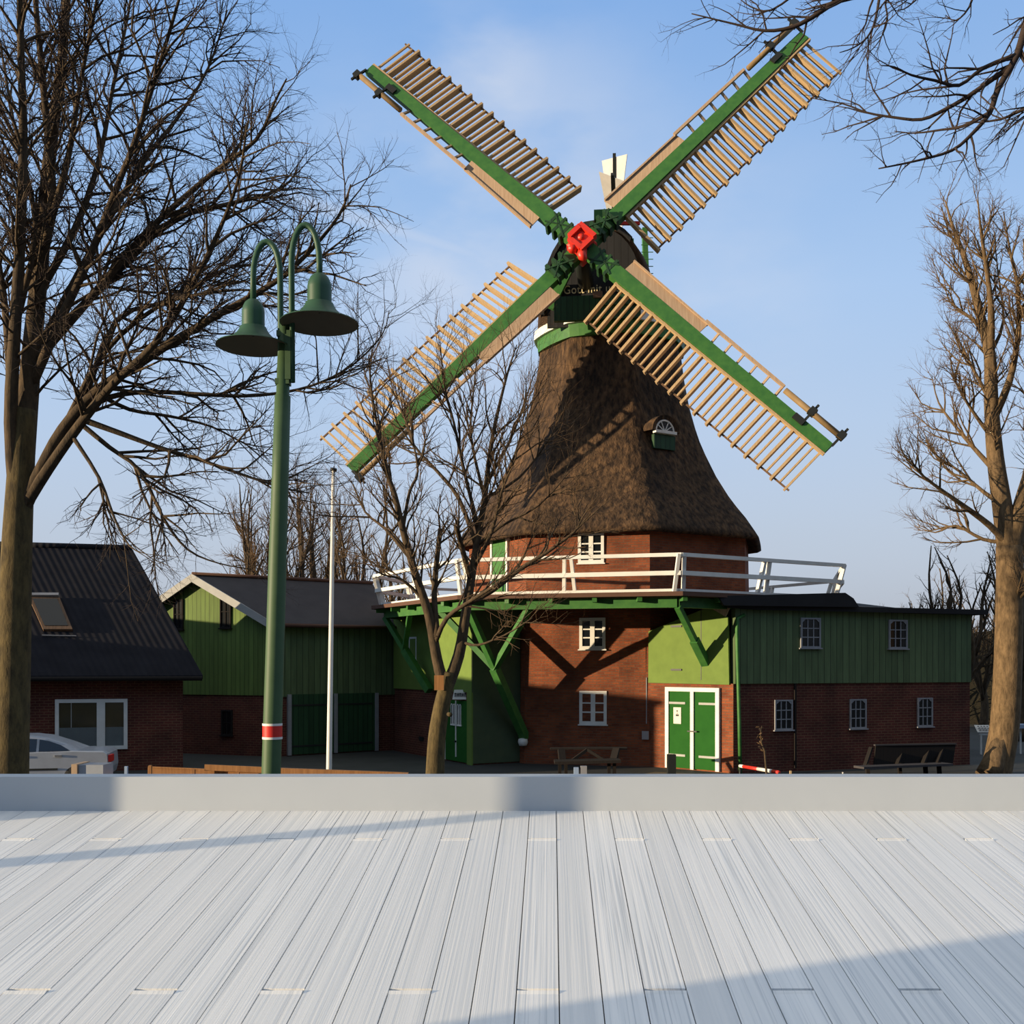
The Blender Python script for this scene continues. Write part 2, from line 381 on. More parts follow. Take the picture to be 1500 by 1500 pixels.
front = Wall(oc(-1, RB-.04, 0), oc(0, RB-.04, 0))
lface = Wall(oc(-2, RB-.04, 0), oc(-1, RB-.04, 0))
frontU = Wall(oc(-1, RB-.11, 0), oc(0, RB-.11, 0))
lfaceU = Wall(oc(-2, RB-.11, 0), oc(-1, RB-.11, 0))
window(mill, frontU, (847,780,885,825), 2, 3, mull=.15, fw=.10, bar=.045)
window(mill, front, (849,905,887,951), 2, 3, mull=.15, fw=.10, bar=.045)
window(mill, front, (849,1012,889,1061), 2, 3, mull=.15, fw=.10, bar=.045)
# gallery door on the left face
u0, u1, z0, z1 = lfaceU.rect(721, 776, 746, 864); z0 = EYE+2.12
d_ = MB(); lfaceU.slab(d_, u0+.12, u1-.12, z0, z1-.12, 0, .05); gd = d_.build('gallery_door', 'green_beam', mill)
d_ = MB(); lfaceU.slab(d_, u0, u0+.12, z0, z1, 0, .09); lfaceU.slab(d_, u1-.12, u1, z0, z1, 0, .09); lfaceU.slab(d_, u0+.12, u1-.12, z1-.12, z1, 0, .09); d_.build('door_frame', 'white_paint', gd)
# eyebrow window in the thatch
rd = V((math.sin(TH+math.pi/8), -math.cos(TH+math.pi/8), 0)); rt = V((-rd.y, rd.x, 0)); rt = rt if rt.x > 0 else -rt
zc = EYE+7.95; cen = V((OX, OY, 0))+rd*3.68-rt*.42
arc = [(math.cos(math.pi*i/14), math.sin(math.pi*i/14)) for i in range(15)]
h_ = MB(); rings = []
for d, rx, rz in ((-1.5, .75, .12), (-.6, .72, .38), (-.15, .66, .56), (.12, .60, .56)):
    rings.append([cen+rd*d+rt*(c*rx)+V((0,0,zc+s*rz)) for c, s in arc])
h_.loft(rings, closed=False, caps=False); inner = [cen+rd*.08+rt*(c*.43)+V((0,0,zc+s*.43)) for c, s in arc]
h_.loft([rings[-1], inner, [p-rd*.3 for p in inner]], closed=False, caps=False, sm=False)
h_.build('dormer_hood', 'thatch', mill)
e_ = MB(); pf = cen+rd*.0
for r0, r1 in ((.36, .42),):
    a0 = [pf+rt*(c*r0)+V((0,0,zc+s*r0)) for c, s in arc]; a1 = [pf+rt*(c*r1)+V((0,0,zc+s*r1)) for c, s in arc]
    for i in range(14): e_.prism([a0[i], a0[i+1], a1[i+1], a1[i]], rd*.06)
for an in (35, 65, 115, 145): e_.bar(pf+rd*.03+V((0,0,zc)), pf+rd*.03+rt*math.cos(D2R(an))*.38+V((0,0,zc+math.sin(D2R(an))*.38)), .03, .04, rd)
e_.box(pf+rd*.05+V((0,0,zc-.03)), rt*.46, rd*.09, V((0,0,.05)))
ew = e_.build('window', 'white_paint', mill); ew['label'] = 'half round white window in the thatch'
p_ = MB(); p_.prism([pf+rt*(c*.39)+V((0,0,zc+s*.39)) for c, s in arc], rd*.02); p_.build('pane', 'glass', ew)
p_ = MB(); p_.box(pf-rd*.03+V((0,0,zc-.36)), rt*.46, rd*.07, V((0,0,.24))); q_ = p_.build('apron_board', 'green_gate', mill); q_['label'] = 'green board below the half round window'

# cap
PSI = D2R(-7.25); TAU = D2R(12.17)
fw_ = V((math.sin(PSI), -math.cos(PSI), 0)); rg_ = V((math.cos(PSI), math.sin(PSI), 0)); CO = V((3.25, 38.6, 0)); CB = EYE+12.55
def arch_ring(s, wd, h, n=18, up=0): 
    o = []
    for i in range(n+1):
        t = math.pi*i/n; c = math.cos(t); x = wd*math.copysign(abs(c)**.92, c); o.append(CO+fw_*s+rg_*x+V((0,0,CB-.15+up+h*math.sin(t)**.85)))
    return o
c_ = MB(); c_.loft([arch_ring(*a) for a in ((2.12,1.86,3.2),(2.1,1.92,3.26),(1.2,2.16,3.42),(.2,2.28,3.35),(-.9,2.15,3.05),(-1.9,1.7,2.5),(-2.7,.95,1.6))], closed=True, caps=True)
cap = c_.build('cap', 'thatch_cap', mill)
c_ = MB(); fr_ = arch_ring(2.14, 1.72, 3.05); c_.prism([fr_[0]-V((0,0,.45))]+fr_+[fr_[-1]-V((0,0,.45))], fw_*.08)
c_.build('front_boards', 'black_boards', cap)
e1, e2 = arch_ring(1.9, 1.97, 3.30), arch_ring(2.32, 1.95, 3.28); e3, e4 = arch_ring(2.32, 1.83, 3.12), arch_ring(1.9, 1.83, 3.12)
c_ = MB(); c_.loft([e1[5:], e2[5:], e3[5:], e4[5:], e1[5:]], closed=False, caps=False, sm=False); c_.build('verge_board', 'black_boards', cap)
# lettered beam, frame and cross beams at the front of the cap
def cp(s, x, z): return CO+fw_*s+rg_*x+V((0,0,EYE+z))
c_ = MB(); c_.box(cp(2.42, .0, 13.12), rg_*1.65, fw_*.12, V((0,0,.22))); beamF = c_.build('lettered_beam', 'black_boards', cap)
c_ = MB(); c_.box(cp(3.05, .1, 12.3), rg_*1.5, fw_*.1, V((0,0,.42))); c_.box(cp(3.16, 1.0, 12.5), rg_*.75, fw_*.06, V((0,0,.16))); c_.build('apron', 'green_gate', cap)
c_ = MB(); c_.box(cp(2.9, .12, 12.72), rg_*.16, fw_*.32, V((0,0,.11))); q_ = c_.build('beam_end', 'brown_wood', cap); q_['label'] = 'brown beam end below the lettering'
c_ = MB(); c_.bar(cp(2.75, -1.65, 12.5), cp(2.75, -.72, 14.3), .42, .2, fw_); c_.bar(cp(2.75, 1.35, 12.9), cp(2.7, .5, 13.9), .2, .2, fw_); c_.build('breast_brace', 'green_beam', cap)
c_ = MB(); c_.box(cp(1.9, .32, 15.75), rg_*.36, fw_*.7, V((0,0,.17))); c_.build('brake_box', 'green_beam', cap)
c_ = MB(); c_.bar(cp(1.9, .66, 15.7), cp(1.5, 1.55, 15.82), .1, .12); c_.build('brake_lever', 'red_paint', cap)
def text(txt, size, m, org, X, Z, parent, name, depth=.02, xs=1):
    cu = bpy.data.curves.new(name, 'FONT'); cu.body = txt; cu.size = size; cu.extrude = depth; cu.align_x = 'CENTER'; cu.align_y = 'CENTER'; cu.space_character = 1.08
    ob = bpy.data.objects.new('t', cu); C.objects.link(ob); bpy.context.view_layer.update()
    me = bpy.data.meshes.new_from_object(ob.evaluated_get(bpy.context.evaluated_depsgraph_get())); C.objects.unlink(ob); bpy.data.objects.remove(ob)
    X, Z = V(X).normalized(), V(Z).normalized(); Y = X.cross(Z)     # outward = X x Z
    b = MB(); b.v = [tuple(V(org)+X*v.co.x*xs+Z*v.co.y+Y*v.co.z) for v in me.vertices]; b.f = [tuple(p.vertices) for p in me.polygons]; b.smooth = [False]*len(b.f)
    return b.build(name, m, parent)
text('Gott mit uns', .42, 'letter', cp(2.56, -.12, 13.14), rg_, (0,0,1), beamF, 'lettering', xs=.84)
# fantail
FT = V((4.32, 43.1, EYE+17.7)); c_ = MB()
for sx in (-.55, .55):
    c_.bar(CO-fw_*2.0+rg_*(sx*1.6+.7)+V((0,0,EYE+13.6)), FT+rg_*sx*1.3-V((0,0,.1)), .16, .16)
    c_.bar(CO-fw_*.2+rg_*(sx*1.6+1.0)+V((0,0,EYE+14.6)), FT+rg_*sx*1.3-V((0,0,.4)), .12, .12)
pst = W(947, 420, 40.2); c_.bar(pst, W(944, 335, 40.6), .2, .2)
for i in range(8): c_.bar(pst+V((-.22,-.1,.2+.28*i)), pst+V((.25,-.1,.2+.28*i)), .025, .025)
c_.tube([FT-rg_*.8, FT+rg_*.8], .1, 8); fts = c_.build('fantail_frame', 'green_beam', mill)
for k in range(6):
    a = D2R(8+60*k); r = V((0,0,math.cos(a)))-fw_*(-math.sin(a)); r = V((0,0,1))*math.cos(a)+fw_*math.sin(a); tg = rg_*.86-r.cross(rg_)*.5
    c_ = MB(); A, B = FT+r*.95, FT+r*3.35; c_.hexa([A-tg*.24, A+tg*.24, A+tg*.24+r.cross(tg)*.03, A-tg*.24+r.cross(tg)*.03], [B-tg*.62, B+tg*.62, B+tg*.62+r.cross(tg)*.03, B-tg*.62+r.cross(tg)*.03])
    bl = c_.build('fan_blade', 'fan_white', fts); c_ = MB(); c_.bar(FT, FT+r*3.5, .13, .13, fw_); c_.build('whip', 'iron', bl)

# sails
HUB = V((2.335, 34.12, EYE+13.82))
nrm = V((math.sin(PSI)*math.cos(TAU), -math.cos(PSI)*math.cos(TAU), math.sin(TAU)))
su = V((0,0,1)).cross(nrm).normalized(); sv = nrm.cross(su)
PHI = D2R(45.83); LS = 10.7
c_ = MB(); c_.tube([HUB+nrm*.3, HUB-nrm*.5, HUB-nrm*.6, HUB-nrm*3.6], [.36, .36, .28, .28], 14); shaft = c_.build('windshaft', 'iron', mill)
c_ = MB()
A1, A2 = su*math.cos(PHI)+sv*math.sin(PHI), -su*math.sin(PHI)+sv*math.cos(PHI)
for off, r in ((.55, .40),):
    c_.loft([[HUB+nrm*d+(A1*a+A2*b)*rr for a, b in ((-1,-1),(1,-1),(1,1),(-1,1))] for d, rr in ((-.35,.36),(.2,.36),(.24,.30),(.55,.30))], sm=False)
for a, b in ((1,0),(0,1),(-1,0),(0,-1)):
    c_.box(HUB+nrm*.55+(A1*a+A2*b)*.29, A1*(.08 if a else .35-.1*(b>0)), A2*(.08 if b else .35-.08*(a<0)), nrm*(.08+.05*(a+b>0)))
c_.tube([HUB+nrm*.5, HUB+nrm*.62], [.13, .10], 12); c_.tube([HUB+nrm*.3-sv*.3, HUB+nrm*.5-sv*.68+su*.05, HUB+nrm*.45-sv*.78+su*.15], [.19, .15, .08], 10); c_.tube([HUB+nrm*.3-sv*.2-su*.3, HUB+nrm*.55-sv*.42-su*.28], [.12, .15], 10)
c_.build('poll_end', 'red_iron', shaft)
c_ = MB()
for k in range(4):
    a = PHI+k*math.pi/2; r = su*math.cos(a)+sv*math.sin(a); t = su*math.sin(a)-sv*math.cos(a)
    for rr in (.75, 1.05, 1.35): c_.box(HUB+r*rr+nrm*.02, r*.05, t*.33, nrm*.24)
    c_.bar(HUB+r*.6+nrm*.25+t*.25, HUB+r*1.5+nrm*.25-t*.22, .05, .05, nrm); c_.bar(HUB+r*.6+nrm*.25-t*.25, HUB+r*1.5+nrm*.25+t*.22, .05, .05, nrm)
c_.build('iron_clamps', 'green_gate', shaft)
WHERE = {0: 'upper right sail', 1: 'upper left sail', 2: 'lower left sail', 3: 'lower right sail'}
for k in range(4):
    a = PHI+k*math.pi/2; r = su*math.cos(a)+sv*math.sin(a); t = su*math.sin(a)-sv*math.cos(a)      # t: clockwise, the lattice side
    sn = .16 if k % 2 else -.16; n = nrm; H = HUB+n*sn*.6
    def P(rr, tt, nn=0): return H+r*rr+t*tt+n*nn
    c_ = MB(); c_.hexa([P(.1,-.25,-.16),P(.1,.25,-.16),P(.1,.25,.16),P(.1,-.25,.16)], [P(LS,-.185,-.1),P(LS,.185,-.1),P(LS,.185,.1),P(LS,-.185,.1)])
    sail = c_.build('sail', 'green_beam', mill); sail['label'] = WHERE[k]
    tw = lambda rr: D2R(16-9*(rr-1.8)/9)         # the sail's twist, more near the hub
    r0 = 1.85; nb = 33; c_ = MB()
    for i in range(nb):
        rr = r0+(LS-.12-r0)*i/(nb-1); wide = (i % 2 == 0); cw = tw(rr); dirv = t*math.cos(cw)-n*math.sin(cw); nn2 = n*math.cos(cw)+t*math.sin(cw)
        A = P(rr, .20, -.06); B = A+dirv*(1.62 if wide else 1.5)
        if i == nb-1: c_.bar(A, B, .07, .06, n)
        elif wide: c_.bar(A, B, .085, .25, n)
        else: c_.bar(A, B, .055, .12, n)
    c_.build('lattice', 'tan_wood', sail)
    c_ = MB(); c_.bar(P(r0-.05,.29,-.0), P(LS+.02,.235,.02), .075, .12, n); c_.build('inner_rail', 'tan_wood', sail)
    B0 = P(r0, .2, -.06)+(t*math.cos(tw(r0))-n*math.sin(tw(r0)))*1.52; B1 = P(LS, .2, -.06)+(t*math.cos(tw(LS))-n*math.sin(tw(LS)))*1.52
    c_ = MB(); c_.bar(B0, B1, .05, .05, n); c_.build('outer_rail', 'brown_wood', sail)
    c_ = MB()          # leading boards
    c_.hexa([P(1.75,-.22,.14),P(1.75,-.66,.10),P(1.75,-.66,.06),P(1.75,-.22,.1)], [P(5.1,-.20,.13),P(5.1,-.58,.10),P(5.1,-.58,.06),P(5.1,-.20,.09)])
    c_.hexa([P(1.75,-.64,.16),P(1.75,-.70,.16),P(1.75,-.70,.02),P(1.75,-.64,.02)], [P(5.1,-.56,.16),P(5.1,-.62,.16),P(5.1,-.62,.02),P(5.1,-.56,.02)])
    c_.build('leading_board', 'board_wood', sail)
    c_ = MB(); c_.bar(P(5.0,-.60,.2), P(8.35,-.56,.18), .10, .08, n)
    for i in range(6): rr = 5.6+i*.54; c_.bar(P(rr,-.15,0), P(rr,-.58,.18), .07, .07, n)
    c_.bar(P(8.32,-.2,0), P(8.32,-.58,.18), .06, .06, n); c_.build('leading_frame', 'board_wood', sail)
    c_ = MB(); c_.tube([P(8.45,-.48,.2), P(LS+.12,-.46,.2)], .095, 8); ro = c_.build('air_brake_flap', 'roller', sail)
    for rr in (9.55, LS+.02):
        c_ = MB(); c_.bar(P(rr,-.1,.1), P(rr,-.78,.24), .07, .07, n); c_.box(P(rr,-.5,.2), r*.11, t*.12, n*.1)
        if rr < 10: c_.box(P(9.4,-.08,.12), r*.2, t*.1, n*.06)
        c_.build('flap_fitting', 'iron', ro)

# gallery
RG = 9.0; ZG = EYE+2.07
c_ = MB(); c_.loft([[oc(k, RG, ZG-.13) for k in range(8)], [oc(k, RG, ZG) for k in range(8)]], sm=False); gal = c_.build('gallery_deck', 'roof_brown', mill); gal['label'] = 'brown timber gallery deck'
c_ = MB()
for k in range(8):
    c_.bar(oc(k, RG-.55, ZG-.30), oc(k+1, RG-.55, ZG-.30), .2, .30)
    for i in range(5):
        a = oc(k, RG-.12, ZG-.2).lerp(oc(k+1, RG-.12, ZG-.2), (i+.1)/5); b = V((OX+(a.x-OX)*.6, OY+(a.y-OY)*.6, ZG-.2)); c_.bar(a, b, .14, .14)
c_.build('ring_beam', 'green_beam', gal)
def gp(k, fr, R, z): return oc(k, R, z).lerp(oc(k+1, R, z), fr)
for k in range(8):
    for h, w_ in ((1.08, .11), (.55, .13)):
        c_ = MB(); ov = .03
        c_.bar(oc(k, RG-.25+.12*h, ZG+h), oc(k+1, RG-.25+.12*h, ZG+h), .12, w_); c_.build('rail', 'white_paint', gal)
    c_ = MB(); c_.bar(oc(k, RG-.4, ZG+.05), oc(k+1, RG-.4, ZG+.05), .12, .10); c_.build('toe_board', 'white_paint', gal)
    for fr in ((.0, .5) if k in (-1, 0, 7) else (.0, .5)):
        for s_ in (-1, 1):
            b0 = gp(k, fr, RG-.42, ZG)+(oc(k+1, 1, 0)-oc(k, 1, 0)).normalized()*(.17*s_); t0 = gp(k, fr, RG-.12, ZG+1.1)+(oc(k+1, 1, 0)-oc(k, 1, 0)).normalized()*(.10*s_)
            c_ = MB(); c_.bar(b0, t0, .1, .12, gp(k, fr, 1, 0)-V((OX, OY, 0))); c_.build('rail_post', 'white_paint', gal)
def brace(foot, joint, tops, name='brace', wd=.26):
    c_ = MB(); c_.bar(foot, joint, wd, wd); 
    for tpt in tops: c_.bar(joint-(tpt-joint).normalized()*.05, tpt, wd*.72, wd*.72)
    return c_.build(name, 'green_beam', gal)
zb = ZG-.42
for k in range(8):
    foot = oc(k, RB-.02, EYE-2.55); tip = oc(k, RG-.55, zb)
    if k == 0:
        ft = W(1040, 984, 32.15); brace(ft, ft.lerp(oc(0, RG-.5, zb), .5), [oc(0, RG-.5, zb)], wd=.24); continue
    if k == 6:
        ft = W(629, 1012, 36.0); tp = oc(-2, RG-.5, zb); j = ft.lerp(tp, .55); brace(ft, j, [tp, gp(-2, .3, RG-.6, zb)], wd=.24); continue
    j = foot.lerp(tip, .56); br = brace(foot, j, [tip, gp(k, .30, RG-.55, zb), gp(k-1, .70, RG-.55, zb)])
    if k == 7:
        c_ = MB(); c_.lathe([(.02,-.14),(.13,-.12),(.17,0),(.15,.1),(.05,.13)], foot+(foot-V((OX,OY,foot.z))).normalized()*.12+V((0,0,-.12)), 12); q_ = c_.build('wall_lamp', 'white_paint', mill); q_['label'] = 'small white lamp at the foot of the brace'
# electric box and conduit on the front face
c_ = MB(); u, z = front.hit(951, 1077); front.slab(c_, u-.22, u+.0, z-.13, z+.14, 0, .16); eb = c_.build('meter_box', 'zinc', mill); c_ = MB(); front.slab(c_, u-.12, u-.09, 0, z-.13, 0, .04); front.slab(c_, u-.10, u-.07, z+.14, EYE-.5, 0, .04); c_.build('conduit', 'zinc', eb)
c_ = MB(); u0, u1, z0, z1 = front.rect(907, 940, 946, 996)
front.slab(c_, u0, u1, z0, z1, .0, .015); q_ = c_.build('pale_patch', 'brick', mill); q_['label'] = 'patched brickwork right of the middle window'

# ------------------------------------------------------------------ right shed with the lit double door
A_ = V((6.77, 31.25, 0)); V0 = V((4.42, 33.38, 0)); R_ = V((15.2, 34.0, 0)); back = V((-.30, .954, 0))
shed = thing('granary', (10, 34, 0), 'long green boarded shed on brick base joined to the mill on the right', 'shed')
zE, zM = EYE+1.68, EYE-.66
wl = Wall(A_, R_); wd = Wall(V0, A_)
RB_ = R_+back*6.5; VB = V0+back*5
def fp(*pts): return [V((p.x, p.y, 0)) for p in pts]
c_ = MB(); c_.prism([V((p.x, p.y, -.05)) for p in (V0, A_, R_, RB_, VB)], (0,0,zM+.05)); c_.build('brick_wall', 'brick_shaded', shed)
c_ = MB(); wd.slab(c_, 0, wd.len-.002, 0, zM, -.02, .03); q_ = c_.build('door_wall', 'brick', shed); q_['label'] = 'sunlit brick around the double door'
c_ = MB(); wl.slab(c_, .02, wl.len, zM, zE, -.2, .06); c_.prism([V((p.x,p.y,zM)) for p in (R_+V((-.25,0,0)), R_+wl.n*.06, RB_, RB_-V((.25,0,0)))], (0,0,zE-zM)); c_.build('boarding', 'green_boards_shaded', shed)
# gable over the door
def wz(px, py): u, z = wd.hit(px, py); return wd.pt(u, z, .0)
c_ = MB(); c_.prism([wz(951.5,1000), wz(1070,1003), wz(1068,905), wz(1048,886), wz(952,925)], wd.n*.08); gb = c_.build('gable_boards', 'green_panel', shed); gb['label'] = 'light green boarding over the double door'
c_ = MB()
for y_ in (917.5, 981): 
    u, z = wd.hit(993, y_); wd.slab(c_, u-.2, u+.2, z-.03, z+.03, .08, .11)
u, z = wd.hit(1029, 950); wd.slab(c_, u-.012, u+.012, zM+.1, zE-.0, .075, .085); c_.build('hatch_iron', 'iron', gb)
c_ = MB(); c_.bar(wz(1040,880)+wd.n*.12, wz(1069,897)+wd.n*.12, .06, .3, wd.n.cross(V((1,0,-1)))); c_.build('barge_board', 'board_wood', shed)
# roof: rises from the front eave to the mill
T = EYE+2.0; nf = wl.n
eA, eR = A_+nf*.35+V((-.35,-.0,zE-.02)), R_+nf*.35+V((.4,.1,zE-.05)); 
rA = oc(0, RG-.9, 0)+V((1.6,1.8,EYE+1.95)); 
top_ = [V((5.4, 32.9, zE+.25)), V((6.3, 34.2, EYE+2.02)), V((11.6, 35.4, EYE+2.08)), V((12.0, 35.9, EYE+1.9)), V((14.0, 36.9, EYE+1.84)), V((14.2, 37.4, EYE+1.82))]
e_l = [eA+V((-.0,.05,.05)), eA.lerp(eR,.12), eA.lerp(eR,.62), eA.lerp(eR,.66), eA.lerp(eR,.9), eR]
c_ = MB(); c_.loft([[p+V((0,0,.1)) for p in e_l], top_, [p+V((-1,5.5,-1.2)) for p in top_]], closed=False, caps=False, sm=False)
c_.loft([[p-V((0,0,.06)) for p in e_l], [p+V((0,0,.1)) for p in e_l]], closed=False, caps=False, sm=False); c_.loft([[p-V((0,0,.06)) for p in e_l], [p-V((0,0,.3)) for p in top_]], closed=False, caps=False, sm=False)
c_.prism([eR-V((0,0,.06)), eR+V((0,0,.1)), top_[-1], RB_+V((.2,0,zE))], (-.02,.01,0))
up_ = [wl.pt(u, z, .43) for u, z in ((wl.hit(1050,890)[0], zE+.02), (wl.hit(1246,892)[0], zE+.05), (wl.hit(1238,880)[0], zE+.32), (wl.hit(1226,868)[0], EYE+2.17), (wl.hit(1042,874)[0], EYE+1.98))]
c_.prism(up_, -wl.n*.12)
c_.build('roof', 'roof_dark', shed)
wlb = Wall(wl.pt(0,0,.06), wl.pt(wl.len,0,.06)); window(shed, wlb, (1172,905,1201,949), 3, 3, 'zinc', .05, arch=True); window(shed, wlb, (1301,908,1328,950), 3, 3, 'zinc', .05, arch=True)
for r in ((1134,1025,1160,1069), (1244,1024,1268,1067), (1343,1022,1365,1064)):
    wb = Wall(wl.p, wl.q); window(shed, wb, r, 3, 3, 'zinc', .045, arch=True)
c_ = MB(); u, z = wl.hit(1164, 1050); wl.slab(c_, u-.03, u+.03, .1, zM, 0, .06); c_.build('conduit', 'dark_wood', shed)
# double door
u0, u1, z0, z1 = wd.rect(977, 1007, 1056, 1131); z0 = .03
c_ = MB(); fwd = .13
wd.slab(c_, u0, u0+fwd, z0, z1, .03, .12); wd.slab(c_, u1-fwd, u1, z0, z1, .03, .12); wd.slab(c_, u0+fwd, u1-fwd, z1-fwd, z1, .03, .12); um = (u0+u1)/2+.02; wd.slab(c_, um-.06, um+.06, z0, z1-fwd, .03, .13)
dr = c_.build('door_frame', 'white_paint', shed)
for a, b, nm in ((u0+fwd, um-.06, 0), (um+.06, u1-fwd, 1)):
    c_ = MB(); wd.slab(c_, a, b, z0+.02, z1-fwd, .03, .08); lf = c_.build('door_leaf', 'green_door', dr)
    for zz in (z0+.42, z1-.5): c_ = MB(); wd.slab(c_, *((a-.02, a+(b-a)*.75) if nm == 0 else (b-(b-a)*.78, b+.02)), zz-.035, zz+.035, .08, .10); c_.build('hinge_strap', 'grey_board', lf)
    if nm == 0:
        c_ = MB(); ua, ub, za, zb_ = wd.rect(989, 1036, 1000, 1060); wd.slab(c_, ua, ub, za, zb_, .08, .10); nt_ = c_.build('notice', 'paper', lf); nt_['label'] = 'small white notice on the left leaf'
        c_ = MB(); uc = (ua+ub)/2; wd.slab(c_, uc-.02, uc+.02, zb_-.14, zb_-.09, .10, .105); wd.slab(c_, uc-.05, uc+.06, zb_-.28, zb_-.22, .10, .105); wd.slab(c_, uc-.02, uc+.03, zb_-.2, zb_-.18, .10, .105); c_.build('print', 'ink', nt_)
c_ = MB(); zz = wd.hit(1017, 1071)[1]; wd.slab(c_, um-.14, um+.2, zz-.02, zz+.02, .13, .17); c_.build('bolt', 'iron', dr)
# downpipe at the corner
c_ = MB(); c_.tube([W(1090,901,31.3), W(1080,906,31.1), W(1079.5,925,31.1), W(1083,1060,31.1), G(1084.5,31.1)+V((0,0,.02))], .055, 8); q_ = c_.build('downpipe', 'green_beam', shed)

# ------------------------------------------------------------------ entrance annex left of the mill
ann = thing('entrance_annex', (-1.5, 34, 0), 'light green boarded annex with small arched entrance door left of the mill', 'annex')
Cn = V((-1.31, 33.8, 0)); An = V((-4.5, 39.3, 0)); Bn = V((.26, 34.65, 0)); wa = Wall(An, Cn); wb = Wall(Cn, Bn)
zt = ZG-.3; zs = EYE-1.0
c_ = MB(); c_.prism([V((p.x,p.y,-.05)) for p in (An, Cn, Bn, Bn+V((0,2.5,0)), An+V((2.2,1.2,0)))], (0,0,zt+.05)); c_.build('core_wall', 'brick_shaded', ann)
c_ = MB(); wa.slab(c_, 0, wa.len+.03, zs, zt, 0, .05); 
ue = wa.rect(690, 1010, 692, 1020)[0]; wa.slab(c_, wa.hit(686,1050)[0], wa.len+.05, 0, zs, 0, .06); uL = wa.hit(655,1050)[0]; c_.build('boarding', 'green_panel', ann)
c_ = MB(); wb.slab(c_, -.03, wb.len, .05, zt, 0, .05); q_ = c_.build('side_panel', 'green_shade_panel', ann); q_['label'] = 'green side panel, shade put into its colour'
ww = window(ann, wa, (601,933,612,966), 2, 3, fw=.07); 
u0, u1 = wa.hit(655, 1050)[0], wa.hit(687, 1050)[0]; ztop = wa.hit(672, 1026)[1]
c_ = MB(); wa.slab(c_, u0, u1, .05, ztop, .02, .06); ed = c_.build('entrance_door', 'green_door', ann)
um = (u0+u1)/2; c_ = MB(); wa.slab(c_, um-.025, um+.025, .2, ztop, .06, .09); wa.slab(c_, u0-.05, u0, .05, zs-.1, .02, .08)
for s_ in (-1, 1):
    for i in range(2):
        ua = um+s_*(.07+i*.17); ub = ua+s_*.14; a, b = min(ua, ub), max(ua, ub); zl, zh = wa.hit(672,1061)[1], wa.hit(672,1034)[1]
        wa.slab(c_, a, a+.03, zl, zh, .06, .085); wa.slab(c_, b-.03, b, zl, zh, .06, .085); wa.slab(c_, a-.02, b+.02, zl-.05, zl, .06, .09)
        for j in range(6):
            t0, t1 = math.pi*j/6, math.pi*(j+1)/6; cu = (a+b)/2; rr = (b-a)/2
            c_.prism([wa.pt(cu+math.cos(t0)*rr, zh+math.sin(t0)*rr, .06), wa.pt(cu+math.cos(t1)*rr, zh+math.sin(t1)*rr, .06), wa.pt(cu+math.cos(t1)*(rr-.03), zh+math.sin(t1)*(rr-.03), .06), wa.pt(cu+math.cos(t0)*(rr-.03), zh+math.sin(t0)*(rr-.03), .06)], wa.n*.025)
c_.build('door_trim', 'white_paint', ed)
c_ = MB()
for s_ in (-1, 1): a, b = sorted((um+s_*.07, um+s_*.38)); wa.slab(c_, a, b, wa.hit(672,1061)[1], wa.hit(672,1031)[1], .055, .066)
c_.build('pane', 'glass', ed)
c_ = MB(); c_.box(wa.pt(um-.08, .0, .0)+V((0,0,wa.hit(672,1067+14)[1])) if False else wa.pt(um, wa.hit(672,1086)[1], .1), wa.t*.03, wa.n*.03, V((0,0,.03))); c_.build('handle', 'iron', ed)
st_, sn_ = V((.985,-.17,0)), V((-.17,-.985,0)); sg = W(675, 1017, wa.pt(um, 0).y-.4); c_ = MB(); c_.hexa([sg-st_*.27+sn_*.1-V((0,0,.17)), sg+st_*.27+sn_*.1-V((0,0,.17)), sg+st_*.27-sn_*.12-V((0,0,.17)), sg-st_*.27-sn_*.12-V((0,0,.17))], [sg-st_*.22+sn_*.02+V((0,0,.15)), sg+st_*.22+sn_*.02+V((0,0,.15)), sg+st_*.22-sn_*.12+V((0,0,.15)), sg-st_*.22-sn_*.12+V((0,0,.15))])
sgo = c_.build('door_sign', 'white_paint', ann); sgo['label'] = 'small white sign lamp with dark letters over the door'
c_ = MB()
for i in range(5):
    ux = -.17+i*.085; q = sg+st_*ux+sn_*.075-V((0,0,.02)); c_.box(q-st_*.02, st_*.009, sn_*.012, V((0,0,.07))); c_.box(q+st_*.02, st_*.009, sn_*.012, V((0,0,.07))); c_.box(q+V((0,0,.0 if i % 2 else .05)), st_*.02, sn_*.012, V((0,0,.012)))
c_.build('sign_letters', 'ink', sgo)
c_ = MB(); u, z = wa.hit(618, 1082); wa.slab(c_, u-.16, u+.16, z-.07, z+.07, 0, .05); c_.build('letter_box', 'iron', ann)

# ------------------------------------------------------------------ left green shed with gable
sh = thing('gabled_shed', (-7, 35, 0), 'green boarded shed with grey felt roof and lit gable peak between house and mill', 'shed')
Y0 = 36.8; CS = V(((404-750)/1500*Y0, Y0, 0)); a8 = D2R(35); fdir = V((math.cos(a8), math.sin(a8), 0)); gdir = V((-math.cos(D2R(20)), math.sin(D2R(20)), 0))
CE = CS+fdir*5.9; GL = CS+gdir*6.2; wf = Wall(CS, CE); wg = Wall(GL, CS)
ua, za = wg.hit(290, 846); ur, zr = wg.hit(393, 914); zEv = zr+.02; apex = wg.pt(ua, za, 0); zm = wg.hit(330, 1018)[1]
c_ = MB(); c_.prism([wg.pt(0, -.05), wg.pt(wg.len, -.05), wg.pt(wg.len, zm), wg.pt(0, zm)], -wg.n*.3); wf.slab(c_, 0, wf.len, -.05, zm, -.3, 0)
